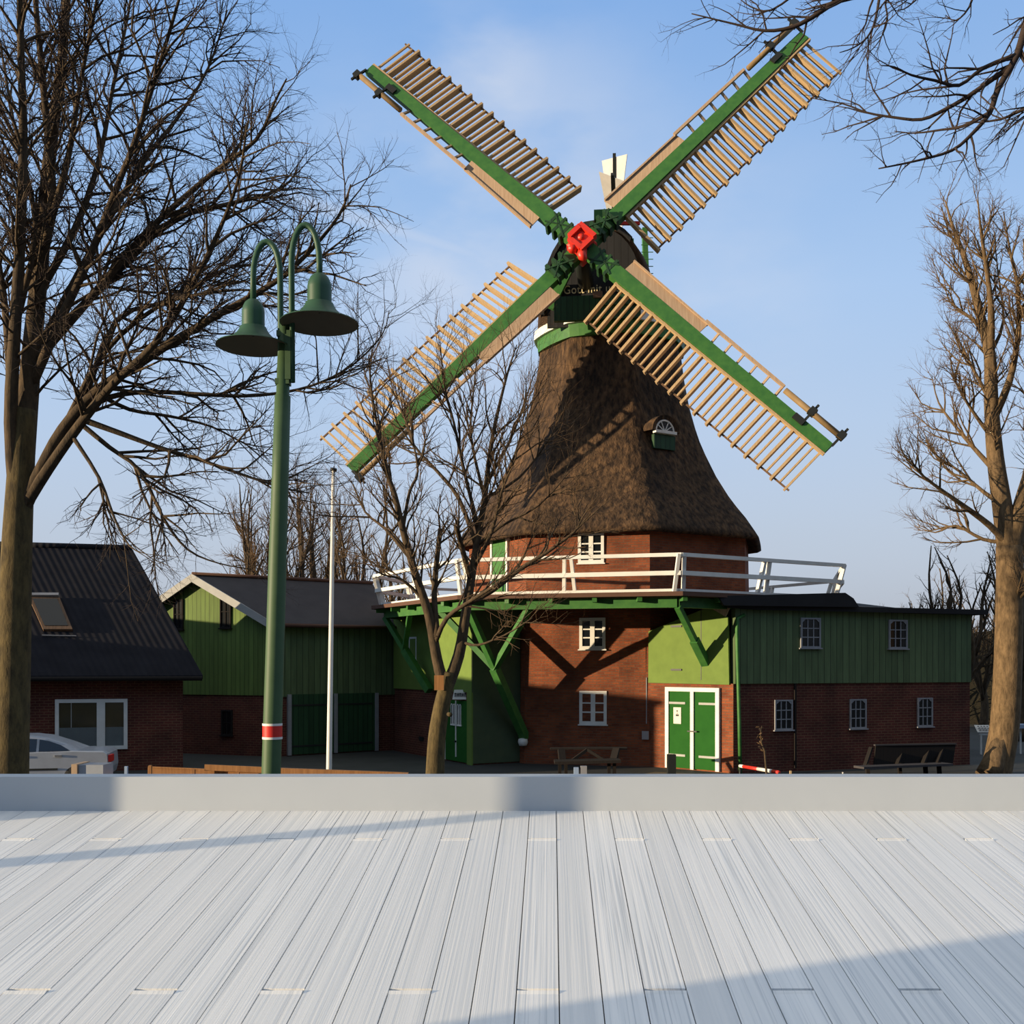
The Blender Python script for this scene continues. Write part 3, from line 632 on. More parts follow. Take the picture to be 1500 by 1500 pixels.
c_.build('brick_wall', 'brick_shaded', sh)
c_ = MB(); c_.prism([wg.pt(0, zm, .04), wg.pt(wg.len+.03, zm, .04), wg.pt(wg.len+.03, zEv, .04), wg.pt(ua, za, .04), wg.pt(0, za-(za-zEv)*ua/(wg.len-ua), .04)], -wg.n*.25)
q_ = c_.build('gable_boarding', 'green_boards', sh)
c_ = MB(); wf.slab(c_, .0, wf.len, zm-.05, zEv, -.25, .04); q_ = c_.build('front_boarding', 'green_boards_shaded', sh)
eL = wf.pt(-.2, zEv-.0, .42); eR2 = wf.pt(4.75, zEv, .42); ap = apex+wg.n*.35+V((0,0,.06)); rE = ap+fdir*7.4; lo = wg.pt(-.5, za-(za-zEv)*(ua+.5)/(wg.len-ua), .35)
c_ = MB(); up = V((0,0,.09))
c_.hexa([eL-up, eR2-up, rE-up, ap-up], [eL, eR2, rE, ap]); c_.hexa([ap-up, rE-up, rE+V((-4,2.5,-2.6)), lo-up], [ap, rE, rE+V((-4,2.5,-2.5)), lo])
c_.build('roof', 'roof_felt', sh)
c_ = MB(); gn = wg.n*.03
for p, q in ((ap+V((0,0,.05)), eL+V((0,0,-.02))), (ap+V((0,0,.05)), lo)):
    c_.hexa([p+gn, q+gn, q+gn-V((0,0,.30)), p+gn-V((0,0,.30))], [p-gn, q-gn, q-gn-V((0,0,.30)), p-gn-V((0,0,.30))])
c_.build('barge_board', 'grey_board', sh)
c_ = MB(); c_.tube([ap+V((0,0,.05)), rE+V((0,0,.05))], .07, 8); c_.build('ridge_cap', 'roof_brown', sh)
c_ = MB(); c_.tube([eL+V((0,-.06,-.08)), eR2+V((0,-.06,-.08))], .07, 8); c_.build('gutter', 'roof_brown', sh)
for r in ((255,878,269,922), (323,872,339,920)):
    window(sh, Wall(wg.pt(0,0,.04), wg.pt(wg.len,0,.04)), r, 2, 2, 'dark_wood', .05, label='dark shuttered gable window')
window(sh, wg, (325,1040,341,1077), 2, 2, 'dark_wood', .05)
u0, u1, _, z1 = wf.rect(420, 1016, 552, 1128)
for u in (u0, (u0+u1)/2, u1-.12): c_ = MB(); wf.slab(c_, u, u+.14, .03, z1, 0, .12); c_.build('gate_post', 'zinc', sh)
gt = sh
for a, b in ((u0+.14, (u0+u1)/2), ((u0+u1)/2+.14, u1-.12)):
    c_ = MB(); wf.slab(c_, a, b, .05, z1, 0, .07); gl = c_.build('gate_leaf', 'green_gate', gt); c_ = MB()
    for zz in (.35, z1-.4): c_ = MB(); wf.slab(c_, a-.03, b-.1, zz-.03, zz+.03, .07, .09); c_.build('hinge_strap', 'iron', gl)

# ------------------------------------------------------------------ dark house at the left
ho = thing('house', (-13, 32, 0), 'dark tiled brick house with skylight and white window at the left edge', 'house')
a15 = D2R(15); hl = V((-math.cos(a15), -math.sin(a15), 0)); YH = 32.2
eC = V(((297-750)/1500*YH, YH, 0)); zHe = EYE-.53; wC = V(((268-750)/1500*32.55, 32.55, 0)); hw = Wall(wC+hl*6.7, wC)
rC = V(((193-750)/1500*34.7, 34.7, EYE+3.75)); inn = V((math.sin(-a15), math.cos(a15), 0))
c_ = MB(); c_.prism([V((p.x,p.y,-.05)) for p in (wC+hl*6.7, wC, wC+V((-2.5,2.8,0)), wC+hl*6.7+V((-.6,3.2,0)))], (0,0,zHe+.02)); c_.build('brick_wall', 'brick_shaded', ho)
E0, E1 = eC+V((0,0,zHe)), eC+hl*7.8+V((0,0,zHe)); R0, R1 = rC, rC+hl*4.9; Bk0 = R0+V((-.6,1.5,-2.1)); Bk1 = R1+V((-.6,1.5,-2.1)); n_ = V((0,0,.12))
c_ = MB(); c_.hexa([E1, E0, R0, R1], [E1+n_, E0+n_, R0+n_, R1+n_]); c_.hexa([R1, R0, Bk0, Bk1], [R1+n_, R0+n_, Bk0+n_, Bk1+n_]); c_.prism([E0, R0, Bk0], hl*.05)
hr = c_.build('roof', 'roof_tile', ho)
ea, eb_ = E0-E1, R0-E0
for lp in hr.data.loops:
    p_ = hr.data.vertices[lp.vertex_index].co+ho.location-E1; bz = p_.z/eb_.z; hr.data.uv_layers[0].data[lp.index].uv = ((p_-eb_*bz).dot(ea)/ea.length, bz*eb_.length)
c_ = MB(); c_.tube([R0+n_, R1+n_], .1, 8); c_.build('ridge_tiles', 'roof_tile', hr)
c_ = MB(); c_.tube([E0+V((0,-.05,.02)), E1+V((0,-.05,.02))], .07, 8); c_.build('gutter', 'dark_wood', ho)
wg0 = V((-19.2, 30.6, 0)); c_ = MB(); c_.prism([V((x,y,-.05)) for x, y in ((-24.5,33.0),(-19.2,33.0),(-19.2,38),(-24.5,38))], (0,0,4.3)); c_.build('gable_shade_block', 'brick_shaded', ho)  # unseen block added beyond the left edge to shade the shed gable
c_ = MB(); c_.prism([(-24.9,32.7,4.2),(-18.8,32.7,4.2),(-21.0,32.7,5.9),(-22.7,32.7,5.9)], (0,5.6,0)); c_.build('gable_shade_top', 'roof_tile', ho)  # top of the added block, kept low so sun reaches the gable peak
c_ = MB(); c_.abox(-24, -20, 25.1, 33, -.05, 4.55); c_.abox(-24.2, -19.8, 24.9, 33, 4.55, 4.75); c_.build('mill_shade_block', 'brick_shaded', ho)  # another unseen block, added to shade the foot of the mill and annex
# skylight on the slope
rn = (E0-E1).cross(R0-E0).normalized(); rn = rn if rn.y < 0 else -rn
def rp(px, py):
    d = V(((px-750)/1500, 1, (970-py)/1500)); o = V((0,0,EYE)); k = (E0+n_-o).dot(rn)/d.dot(rn); return o+d*k
q4 = [rp(64,925), rp(107,925), rp(87,876), rp(42,876)]
c_ = MB(); c_.hexa([p-rn*.02 for p in q4], [p+rn*.12 for p in q4]); sk_ = c_.build('skylight', 'brown_wood', hr)
def inset(q, k): c = sum((V(p) for p in q), V((0,0,0)))/4; return [V(p).lerp(c, k) for p in q]
c_ = MB(); i4 = inset(q4, .2); c_.hexa([p+rn*.10 for p in i4], [p+rn*.14 for p in i4]); M_sky = 'glass'; c_.build('pane', 'glass', sk_)
c_ = MB(); c_.bar(q4[3]+rn*.14, q4[2]+rn*.14, .1, .14, rn); c_.build('shutter_box', 'zinc', sk_)
c_ = MB(); c_.bar(rp(62,932)+rn*.02, rp(112,933)+rn*.02, .02, .09, rn); c_.build('lead_flashing', 'zinc', sk_)
# wide white window: three lights, frosted lower half
u0, u1, z0, z1 = hw.rect(81, 1024, 187, 1098); um = u0+(u1-u0)*.62; f_ = .11; c_ = MB()
for a, b in ((u0, u0+f_), (um-.1, um+.14), (u1-f_, u1)): hw.slab(c_, a, b, z0, z1, 0, .07)
for a, b in ((z0, z0+f_), (z1-f_, z1)):
    hw.slab(c_, u0+f_, um-.1, a, b, 0, .07); hw.slab(c_, um+.14, u1-f_, a, b, 0, .07)
hwn = c_.build('window', 'white_paint', ho)
c_ = MB(); hw.slab(c_, u0+.03, u1-.03, z0+.03, z1-.03, .005, .02); c_.build('pane', 'glass_shop', hwn)
c_ = MB(); hw.slab(c_, u0+f_, um-.1, z0+f_, z0+(z1-z0)*.44, .02, .026); hw.slab(c_, um+.14, u1-f_, z0+f_, z0+(z1-z0)*.44, .02, .026); c_.build('frosted_band', 'frost', hwn)
c_ = MB(); hw.slab(c_, u0+.45, u0+.47, z0+(z1-z0)*.44, z1-f_, .02, .03); c_.build('blind_cord', 'grey_board', hwn)

# ------------------------------------------------------------------ car
CX = D2R(12); fwd = V((-math.cos(CX), -math.sin(CX), 0)); side = V((fwd.y, -fwd.x, 0)); side = side if side.y < 0 else -side
rear = V(((160-750)/1500*27.6, 27.6, 0)); car = thing('car', rear+fwd*2.2-side*.85, 'silver white saloon car parked in front of the dark house', 'car')
def cq(x, y, z): return rear+fwd*x+side*(-.85+y)+V((0,0,z))
def cyl(prof, tum): return [cq(x, 0, z) for x, z in prof]
lower = [(.05,.35),(.0,.55),(.03,.93),(.12,1.0),(.9,1.03),(3.2,.98),(4.2,.82),(4.38,.65),(4.4,.4),(4.2,.25),(.3,.25)]
c_ = MB(); R1_ = []
for y, s_ in ((-.84,.94),(-.80,.98),(-.6,1.0),(.6,1.0),(.80,.98),(.84,.94)): R1_.append([cq(2.2+(x-2.2)*(1 if abs(y)<.7 else .985), y, .6+(z-.6)*s_) for x, z in lower])
c_.loft(R1_, sm=False); body = c_.build('body', 'car_paint', car)
roof_p = [(.75,1.0),(1.15,1.2),(1.65,1.38),(2.1,1.44),(2.6,1.43),(3.0,1.33),(3.35,1.15),(3.7,.96)]
c_ = MB(); c_.loft([[cq(x, y*(1-.0*z), 1.0+(z-1.0)*k) for x, z in roof_p]+[cq(3.7,y,.9), cq(.75,y,.9)] for y, k in ((-.80,.02),(-.66,.93),(-.5,1.0),(.5,1.0),(.66,.93),(.80,.02))], sm=False)
c_.build('cabin', 'car_paint', body)
def sidept(x, z, o=.02): k = (z-1.0)/.43; return cq(x, .80-.15*k+o, z)
def panel(poly, m, nm, o=.012):
    c_ = MB(); c_.prism([sidept(x, z, o-.03) for x, z in poly], side*.035); return c_.build(nm, m, body)
panel([(1.0,1.03),(1.78,1.02),(1.78,1.33),(1.55,1.29),(1.25,1.18)], 'glass', 'rear_side_window'); panel([(1.85,1.02),(2.72,1.0),(2.72,1.35),(2.3,1.37),(1.85,1.345)], 'glass', 'front_side_window')
for x in (1.28, 2.27): c_ = MB(); c_.box(cq(x,.86,.90), fwd*.09, side*.02, V((0,0,.025))); c_.build('door_handle', 'chrome', body)
c_ = MB(); c_.box(cq(2.3,.85,.55), fwd*1.0, side*.02, V((0,0,.02))); c_.build('side_moulding', 'iron', body)
c_ = MB(); c_.box(cq(.0,.55,.8), fwd*.04, side*.22, V((0,0,.09))); c_.build('tail_lamp', 'red_paint', body)
for x in (.85, 3.5):
    for y in (-.74, .74): c_ = MB(); c_.lathe([(.05,-.1),(.30,-.1),(.32,-.06),(.32,.06),(.30,.1),(.05,.1)], cq(x,y,.32), 20, side); c_.build('wheel', 'tyre', car)

# ------------------------------------------------------------------ street lamp
LY = 11.0; base = G(397, LY); lamp = thing('street_lamp', base, 'green twin-arm street lamp with two bell shades and a red and white band', 'street lamp')
pB = G(396, LY); pT = W(419, 470, LY)
def at_pole(py): 
    b, t = W(397,1138,LY), W(417.5,470,LY); return b.lerp(t, (1138-py)/668)
c_ = MB(); c_.tube([V((at_pole(1138).x-.02, LY, 0)), at_pole(1138), at_pole(860), at_pole(700), at_pole(580), at_pole(579), at_pole(470)], [.108,.102,.097,.09,.084,.07,.066], 20); pole = c_.build('pole', 'lamp_green', lamp)
c_ = MB(); c_.lathe([(.107,-.085),(.107,-.06)], at_pole(1071), 20); c_.lathe([(.107,.06),(.107,.085)], at_pole(1071), 20); q_ = c_.build('band_edges', 'white_paint', pole)
c_ = MB(); c_.lathe([(.105,-.06),(.105,.06)], at_pole(1071), 20); q_ = c_.build('red_band', 'red_paint', pole); q_['label'] = 'red band with white edges'
c_ = MB(); c_.box(at_pole(525)+V((.055,-.03,0)), (.03,0,0), (0,.04,0), (0,0,.24)); c_.box(at_pole(560)+V((.0,0,0)), (.075,0,0), (0,.06,0), (0,0,.03)); c_.box(at_pole(490), (.075,0,0), (0,.06,0), (0,0,.03)); c_.build('clamp', 'lamp_green', pole)
for px0, pxs, ytop, yarc, yhead, dep in ((410.5, 371, 354, 405, 438, .0), (427, 468, 329.5, 385, 400, -.12)):
    Yl = LY+dep; pts = [W(px0+1.0, 560, LY-.02), W(px0+.5, 480, LY-.02), W(px0, yarc, Yl)]; cx_ = (px0+pxs)/2; rx = (pxs-px0)/2
    for i in range(1, 13): t = math.pi*i/12; pts.append(W(cx_-rx*math.cos(t), yarc-(yarc-ytop)*math.sin(t), Yl))
    pts += [W(pxs, yhead+4, Yl)]
    c_ = MB(); c_.tube(pts, .033, 12); arm = c_.build('arm', 'shade_green', lamp)
    s_ = 1.0 if dep == 0 else 1.06; o = W(pxs, yhead, Yl); q = Yl/1500
    pr = [(.02,.0),(.055,-.012),(.09,-.045),(.112,-.095),(.12,-.14),(.12,-.15),(.12,-.30),(.12,-.305),(.138,-.306),(.14,-.31),(.15,-.335),(.175,-.375),(.22,-.42),(.28,-.46),(.34,-.485),(.385,-.498),(.386,-.499),(.392,-.51)]
    c_ = MB(); c_.lathe([(r*s_, z*s_) for r, z in pr], o, 32); hd = c_.build('lamp_shade', 'shade_green', arm)
    c_ = MB(); c_.lathe([(r*s_, z*s_) for r, z in ((.39,-.506),(.30,-.482),(.2,-.44),(.11,-.40),(.01,-.40))], o, 32); q_ = c_.build('reflector', 'lamp_inner', arm); q_['label'] = 'pale inner side of the shade'

# ------------------------------------------------------------------ flagpole and small things in the yard
fpl = thing('flagpole', G(482, 26), 'thin white flagpole in front of the dark green gates', 'flagpole')
c_ = MB(); c_.tube([G(481,26), W(482,1128,26), W(488.5,690,26)], [.078,.072,.045], 10); c_.build('pole', 'white_paint', fpl); c_ = MB(); c_.tube([W(488.5,690,26), W(489,686,26)], .085, 10); c_.build('pole_cap', 'iron', fpl)
def post(name, px, py, Y, w_, m, label, cat, group=None, dpt=None):
    c_ = MB(); t = W(px, py, Y); c_.abox(t.x-w_/2, t.x+w_/2, Y-(dpt or w_)/2, Y+(dpt or w_)/2, 0, t.z); return tag(c_.build(name, m), label, cat, group)
fe = thing('timber_fence', G(300, 23), 'low orange timber fence of boards beside the street lamp', 'fence')
c_ = MB(); c_.bar(W(217,1123.5,23.1), W(352,1129,23.1), .03, .03); c_.bar(W(217,1131,23.15), W(345,1134,23.15), .06, .2); q_ = c_.build('rail', 'orange_timber', fe)
c_ = MB(); c_.bar(W(300,1124,22.7), W(392,1128,22.7), .06, .13); c_.bar(W(290,1134,22.8), W(400,1136,22.8), .06, .24); c_.build('rail', 'orange_timber', fe)
for px in (220.5, 284, 349):
    c_ = MB(); t = W(px, 1121 if px < 250 else 1127 if px < 300 else 1131, 22.6); c_.abox(t.x-.03, t.x+.03, 22.55, 22.63, 0, t.z); c_.build('fence_post', 'orange_timber', fe)
be = thing('timber_edging', G(500, 22), 'long orange timber beam below the gates right of the street lamp', 'timber beam')
c_ = MB(); c_.bar(W(404,1129.5,22), W(598,1136.5,22), .12, .14); c_.build('beam', 'orange_timber', be)
for px in (422, 560): c_ = MB(); t = W(px, 1134, 22); c_.abox(t.x-.05, t.x+.05, 21.97, 22.09, 0, t.z); c_.build('beam_post', 'orange_timber', be)
bx = thing('utility_cabinet', G(128, 20), 'low grey white box with timber end in front of the car', 'cabinet')
c_ = MB(); c_.abox(W(115,0,20).x, W(151,0,20).x, 20, 20.5, 0, W(0,1120.5,20).z); c_.build('box', 'car_paint', bx); c_ = MB(); c_.abox(W(106,0,20).x, W(114.5,0,20).x, 19.95, 20.55, 0, W(0,1120,20).z+.01); q_ = c_.build('end_board', 'board_wood', bx); q_['label'] = 'pale timber end'
post('bollard', 185, 1122.5, 21, .06, 'blue_grey', 'thin blue grey post between the car and the timber fence', 'bollard')
post('bollard', 844, 1124, 22, .10, 'blue_grey', 'blue grey post under the picnic table, left of a pair', 'bollard')
post('bollard', 855, 1122, 22, .13, 'zinc', 'wider grey post under the picnic table, right of a pair', 'bollard')
post('gate_post', 983.5, 1105, 24, .19, 'iron', 'black post standing before the green double door', 'post')
post('marker_stake', 1158, 1129, 22, .04, 'tan_wood', 'short pale stake right of the red and white pole', 'stake')
post('marker_stake', 1234.5, 1131, 22, .02, 'white_paint', 'thin white stake before the dark brick shed wall', 'stake')
ba = thing('barrier_pole', G(1100, 28), 'red and white striped pole lying slanted at the shed corner', 'pole')
P0, P1 = W(1084,1122,29), W(1141,1131.5,26.5)
for i, (a, b) in enumerate(((0,.1),(.1,.48),(.48,.85),(.85,1))): c_ = MB(); c_.tube([P0.lerp(P1,a), P0.lerp(P1,b)], .05, 8); q_ = c_.build('stripe', 'white_paint' if i % 2 == 0 else 'red_paint', ba); q_['label'] = 'white stripe' if i % 2 == 0 else 'red stripe'
c_ = MB(); c_.tube([P1, V((P1.x, P1.y, 0))], .03, 6); c_.tube([P0, V((P0.x, P0.y, 0))], .03, 6); c_.build('support', 'iron', ba)
sp = thing('sapling', G(1123, 25), 'bare withered sapling with curled leaves before the brick shed', 'sapling')
c_ = MB(); c_.tube([G(1124,25), W(1123,1135,25), W(1120,1100,25), W(1116,1090,25), W(1114,1075,25), W(1116,1063,25)], [.03,.03,.025,.02,.014,.008], 6); c_.build('stem', 'bark', sp)
rnd = random.Random(4); c_ = MB()
for i in range(16):
    p = W(1115+rnd.uniform(-3,3), rnd.uniform(1062,1100), 25); d = V((rnd.uniform(-1,1), rnd.uniform(-1,1), rnd.uniform(-1,.3))).normalized()*.11; s2 = d.cross(V((.2,.4,.8))).normalized()*.035
    c_.prism([p, p+d*.5+s2, p+d, p+d*.5-s2], V((0,.008,.004)))
c_.build('withered_leaves', 'twig_warm', sp)
# picnic table against the mill
pt = thing('picnic_table', G(862, 29.5), 'dark wooden picnic table with bench backs by the brick mill wall', 'picnic table')
c_ = MB(); c_.bar(W(806,1096.5,29.9), W(918,1096,29.9), .3, .05); c_.build('back_rail', 'dark_wood', pt)
c_ = MB(); c_.bar(W(812,1116,29.2), W(908,1114,29.2), .7, .08); c_.build('table_top', 'dark_wood', pt)
for a, b in (((822,1098),(824,1114)), ((903,1097),(899,1112))): c_ = MB(); c_.bar(W(*a,29.7), W(*b,29.5), .2, .1); c_.build('upright', 'dark_wood', pt)
c_ = MB(); c_.bar(W(838,1114,29.5), W(860,1098,29.6), .08, .08); c_.bar(W(860,1098,29.6), W(884,1113,29.5), .08, .08); c_.build('cross_brace', 'dark_wood', pt)
for px in (820, 829, 900, 892): c_ = MB(); c_.bar(W(px,1117,29.2+(px%2)*.3), G(px, 29.2+(px%2)*.3), .09, .09); c_.build('leg', 'dark_wood', pt)
# bench and planter by the right shed
bn = thing('trough_bench', G(1330, 29), 'long dark bench with plank back along the brick shed wall', 'bench')
c_ = MB(); c_.hexa([W(1283,1093,29.5), W(1400,1090.5,30.2), W(1396,1118,30.2), W(1280,1121,29.5)], [W(1283,1093,29.5)+V((0,.06,0)), W(1400,1090.5,30.2)+V((0,.06,0)), W(1396,1118,30.2)+V((0,.06,0)), W(1280,1121,29.5)+V((0,.06,0))]); c_.build('backrest', 'dark_wood', bn)
c_ = MB(); c_.bar(W(1281,1091.5,29.5), W(1400,1089.5,30.2), .09, .04); q_ = c_.build('top_rail', 'roof_felt', bn)
c_ = MB(); c_.bar(W(1258,1124,28.6), W(1388,1119,29.6), .45, .06); c_.build('seat', 'roof_felt', bn)
for px in (1272, 1319, 1357, 1377): c_ = MB(); p = G(px, 29.0+(px-1258)/130*.6); c_.bar(p, p+V((0,.1, .5)), .1, .1); c_.bar(p+V((0,.3,.4)), W(px+4,1095,29.7+(px-1280)/120*.6), .1, .08); c_.build('leg', 'dark_wood', bn)
# information stands at the right
ib = thing('information_board', G(1441, 38), 'small pale lectern board with writing left of the right tree trunk', 'information board')
c_ = MB(); c_.hexa([W(1427,1063,38), W(1448,1063,38), W(1454,1073,37.6), W(1432,1073,37.6)], [W(1427,1062,38), W(1448,1062,38), W(1454,1072,37.6), W(1432,1072,37.6)]); c_.build('panel', 'white_paint', ib)
c_ = MB()
for i in range(3):
    for j in range(4): p = W(1433+j*4.4+i*1.6, 1064.0+i*2.6, 37.8-i*.08); c_.box(p, (.035,0,0), (0,.01,.0), (0,.02,.015))
c_.build('writing', 'ink', ib)
c_ = MB(); c_.bar(W(1435,1075.5,37.7), W(1455,1075.5,37.7), .08, .06); c_.bar(W(1450,1074,37.7), G(1450,37.7), .06, .06); c_.bar(W(1437,1074,37.7), G(1437,37.7), .05, .05); c_.build('stand', 'white_paint', ib)
it = thing('pale_table', G(1493, 38), 'pale table at the right edge behind the tree trunk', 'table')
c_ = MB(); c_.box(W(1500,1063.5,38), (.36,0,0), (0,.3,0), (0,0,.07)); c_.build('table_top', 'blue_grey', it)
for px in (1495, 1508): c_ = MB(); c_.bar(W(px,1066,38), G(px,38), .05, .05); c_.build('leg', 'white_paint', it)
tag(MB().hexa([G(770,25.5), G(1072,24.9), G(1072,30.4), G(960,31.5)], [p+V((0,0,.03)) for p in (G(770,25.5), G(1072,24.9), G(1072,30.4), G(960,31.5))]).build('path', 'sand'), 'sandy path leading to the green double door', 'path', kind='structure')

# ------------------------------------------------------------------ trees
class Tree:
    def __init__(s, seed): s.pl = []; s.r = random.Random(seed); s.m = {'trunk': MB(), 'branches': MB(), 'twigs': MB()}
    def smooth(s, pts, n=3):
        o = []
        for i in range(len(pts)-1):
            p0, p1, p2, p3 = pts[max(i-1,0)], pts[i], pts[i+1], pts[min(i+2,len(pts)-1)]
            for j in range(n):
                t = j/n; o.append(.5*((2*p1)+(p2-p0)*t+(2*p0-5*p1+4*p2-p3)*t*t+(3*p1-p0-3*p2+p3)*t**3))
        return o+[pts[-1]]
    def limb(s, pts, r0, r1, spec, lvl=0, part='branches', t0=.15):
        pts = s.smooth(pts); k = len(pts); s.pl += pts[1:] if s.pl else pts[len(pts)//3:]; s.m[part].tube(pts, [r0+(r1-r0)*(i/(k-1))**.8 for i in range(k)], 10 if r0 > .12 else 6, True)
        s.kids(pts, r0, r1, spec, lvl, t0)
    def kids(s, pts, r0, r1, spec, lvl, t0=.15):
        if lvl >= len(spec): return
        dens, ln, ang, trop, rr = spec[lvl]; R = s.r; k = len(pts); seg = [(pts[i+1]-pts[i]).length for i in range(k-1)]; Ltot = sum(seg)
        for _ in range(max(1, int(Ltot*dens*(1-t0)+R.random()))):
            t = t0+(1-t0)*R.random()**.85; d = t*Ltot; i = 0
            while i < k-2 and d > seg[i]: d -= seg[i]; i += 1
            p = pts[i].lerp(pts[i+1], min(1, d/max(seg[i],1e-6))); T = (pts[i+1]-pts[i]).normalized()
            a = T.cross(V((R.gauss(0,1), R.gauss(0,1), R.gauss(0,1))))
            if a.length < 1e-4: continue
            a.normalize(); an = D2R(R.uniform(ang*.6, ang*1.35)); dr = T*math.cos(an)+a*math.sin(an)
            Lc = ln*R.uniform(.55, 1.25)*(1.15-.55*t); n = 4 if lvl < 2 else 3; q = [p]; rad = min(rr, (r0+(r1-r0)*t)*.75)
            for j in range(n):
                dr = (dr+V((R.gauss(0,.2), R.gauss(0,.2), R.gauss(0,.17)+trop))).normalized(); q.append(q[-1]+dr*Lc/n)
            s.m['twigs' if lvl >= 1 else 'branches'].tube(q, [rad*(1-.72*j/n) for j in range(n+1)], 5 if lvl == 0 else 3, False)
            s.kids(q, rad, rad*.3, spec, lvl+1, .12)
    def done(s, name, loc, label, group=None, mats=('bark', 'bark', 'twig'), cat='tree'):
        t = thing(name, loc, label, cat, group)
        for (k, b), m in zip(s.m.items(), mats):
            if b.v: b.build(k, m, t)
        return t
def path(R, pts, Y, spread=.0, y1=None):
    """pixel polyline -> points; depth drifts by `spread` to one side along the limb"""
    n = len(pts); o = []; best = 1e9       # a limb starts on the limb or trunk it grows from
    for p in R.pl:
        d = math.hypot(750+1500*p.x/p.y-pts[0][0], 970-1500*(p.z-EYE)/p.y-pts[0][1])
        if d < best: best = d; near = p
    if best < 70: Y = near.y; pts = [(750+1500*near.x/near.y, 970-1500*(near.z-EYE)/near.y)]+list(pts[1:])
    y1 = Y+spread if y1 is None else y1
    for i, (x, y) in enumerate(pts): o.append(W(x, y, Y+(y1-Y)*(i/(n-1))**1.2))
    return o
# big tree at the left
YT = 16.0; T_ = Tree(7); SP = ((5.2, 1.7, 42, .02, .027), (7.5, .72, 45, .01, .0115), (7.5, .30, 45, .0, .007))
T_.limb([G(8,YT), W(14,1200,YT), W(15,1138,YT), W(20,960,YT), W(24,820,YT), W(28,735,YT), W(33,650,YT), W(36,600,YT)], .33, .17, (), part='trunk')
for pts, r0, r1, sp_ in (
    ([(30,800),(38,620),(48,500),(58,400),(66,300),(76,200),(90,100),(97,0),(103,-90)], .19, .05, .5),
    ([(22,760),(16,620),(22,480),(30,350),(34,200),(31,90),(28,-60)], .12, .04, -1.0),
    ([(60,400),(76,300),(70,200),(60,90),(52,0),(50,-60)], .08, .03, -.6),
    ([(40,770),(60,690),(92,630),(140,575),(200,535),(262,495),(330,455),(400,415),(452,370),(497,315),(514,270)], .125, .012, -.8),
    ([(44,740),(72,685),(122,615),(168,560),(230,500),(280,420),(320,340),(350,260),(362,180)], .10, .012, -1.8),
    ([(128,618),(180,636),(232,655),(300,676),(360,697),(420,716),(452,722)], .055, .010, .7),
    ([(110,600),(160,582),(220,574),(300,578),(360,580),(420,574),(470,560),(520,532),(560,490),(570,455)], .05, .007, .5),
    ([(44,560),(88,470),(130,380),(165,290),(200,200),(235,90),(262,0),(275,-50)], .085, .012, -1.6),
    ([(48,530),(100,430),(160,320),(215,230),(262,170),(305,100),(333,15)], .075, .010, 1.2),
    ([(52,540),(130,440),(215,340),(310,255),(375,205),(402,150),(420,115)], .075, .010, -.5),
    ([(60,500),(160,410),(250,325),(330,300),(390,285),(425,265),(437,240)], .07, .009, 1.0),
    ([(110,610),(160,655),(205,690),(240,760),(275,805),(320,825),(368,834)], .05, .007, .3),
    ([(120,640),(145,700),(168,760),(190,800),(216,812)], .035, .006, -.8),
    ([(70,430),(110,335),(145,235),(165,130),(188,20),(195,-40)], .07, .012, .9),
    ([(66,350),(100,230),(118,120),(140,10),(150,-50)], .06, .012, -1.0),
    ([(20,560),(5,430),(-20,300),(-50,200)], .07, .02, .8), ([(24,480),(52,330),(20,180),(0,60)], .055, .015, 1.0),
    ([(100,560),(170,470),(250,440),(320,400),(380,370),(420,335)], .05, .008, 1.6),
    ([(80,620),(150,520),(230,450),(300,430),(370,425),(410,440)], .05, .008, -1.4),
    ([(140,575),(190,600),(250,610),(310,625),(360,650),(395,655)], .04, .007, 1.3)):
    T_.limb(path(T_, pts, YT+T_.r.uniform(-.1,.1), sp_*1.3), r0, r1, SP, 0, 'branches', .2)
T_.done('tree', G(8, YT), 'large bare tree with many upright stems at the left edge', mats=('moss', 'bark', 'twig'))
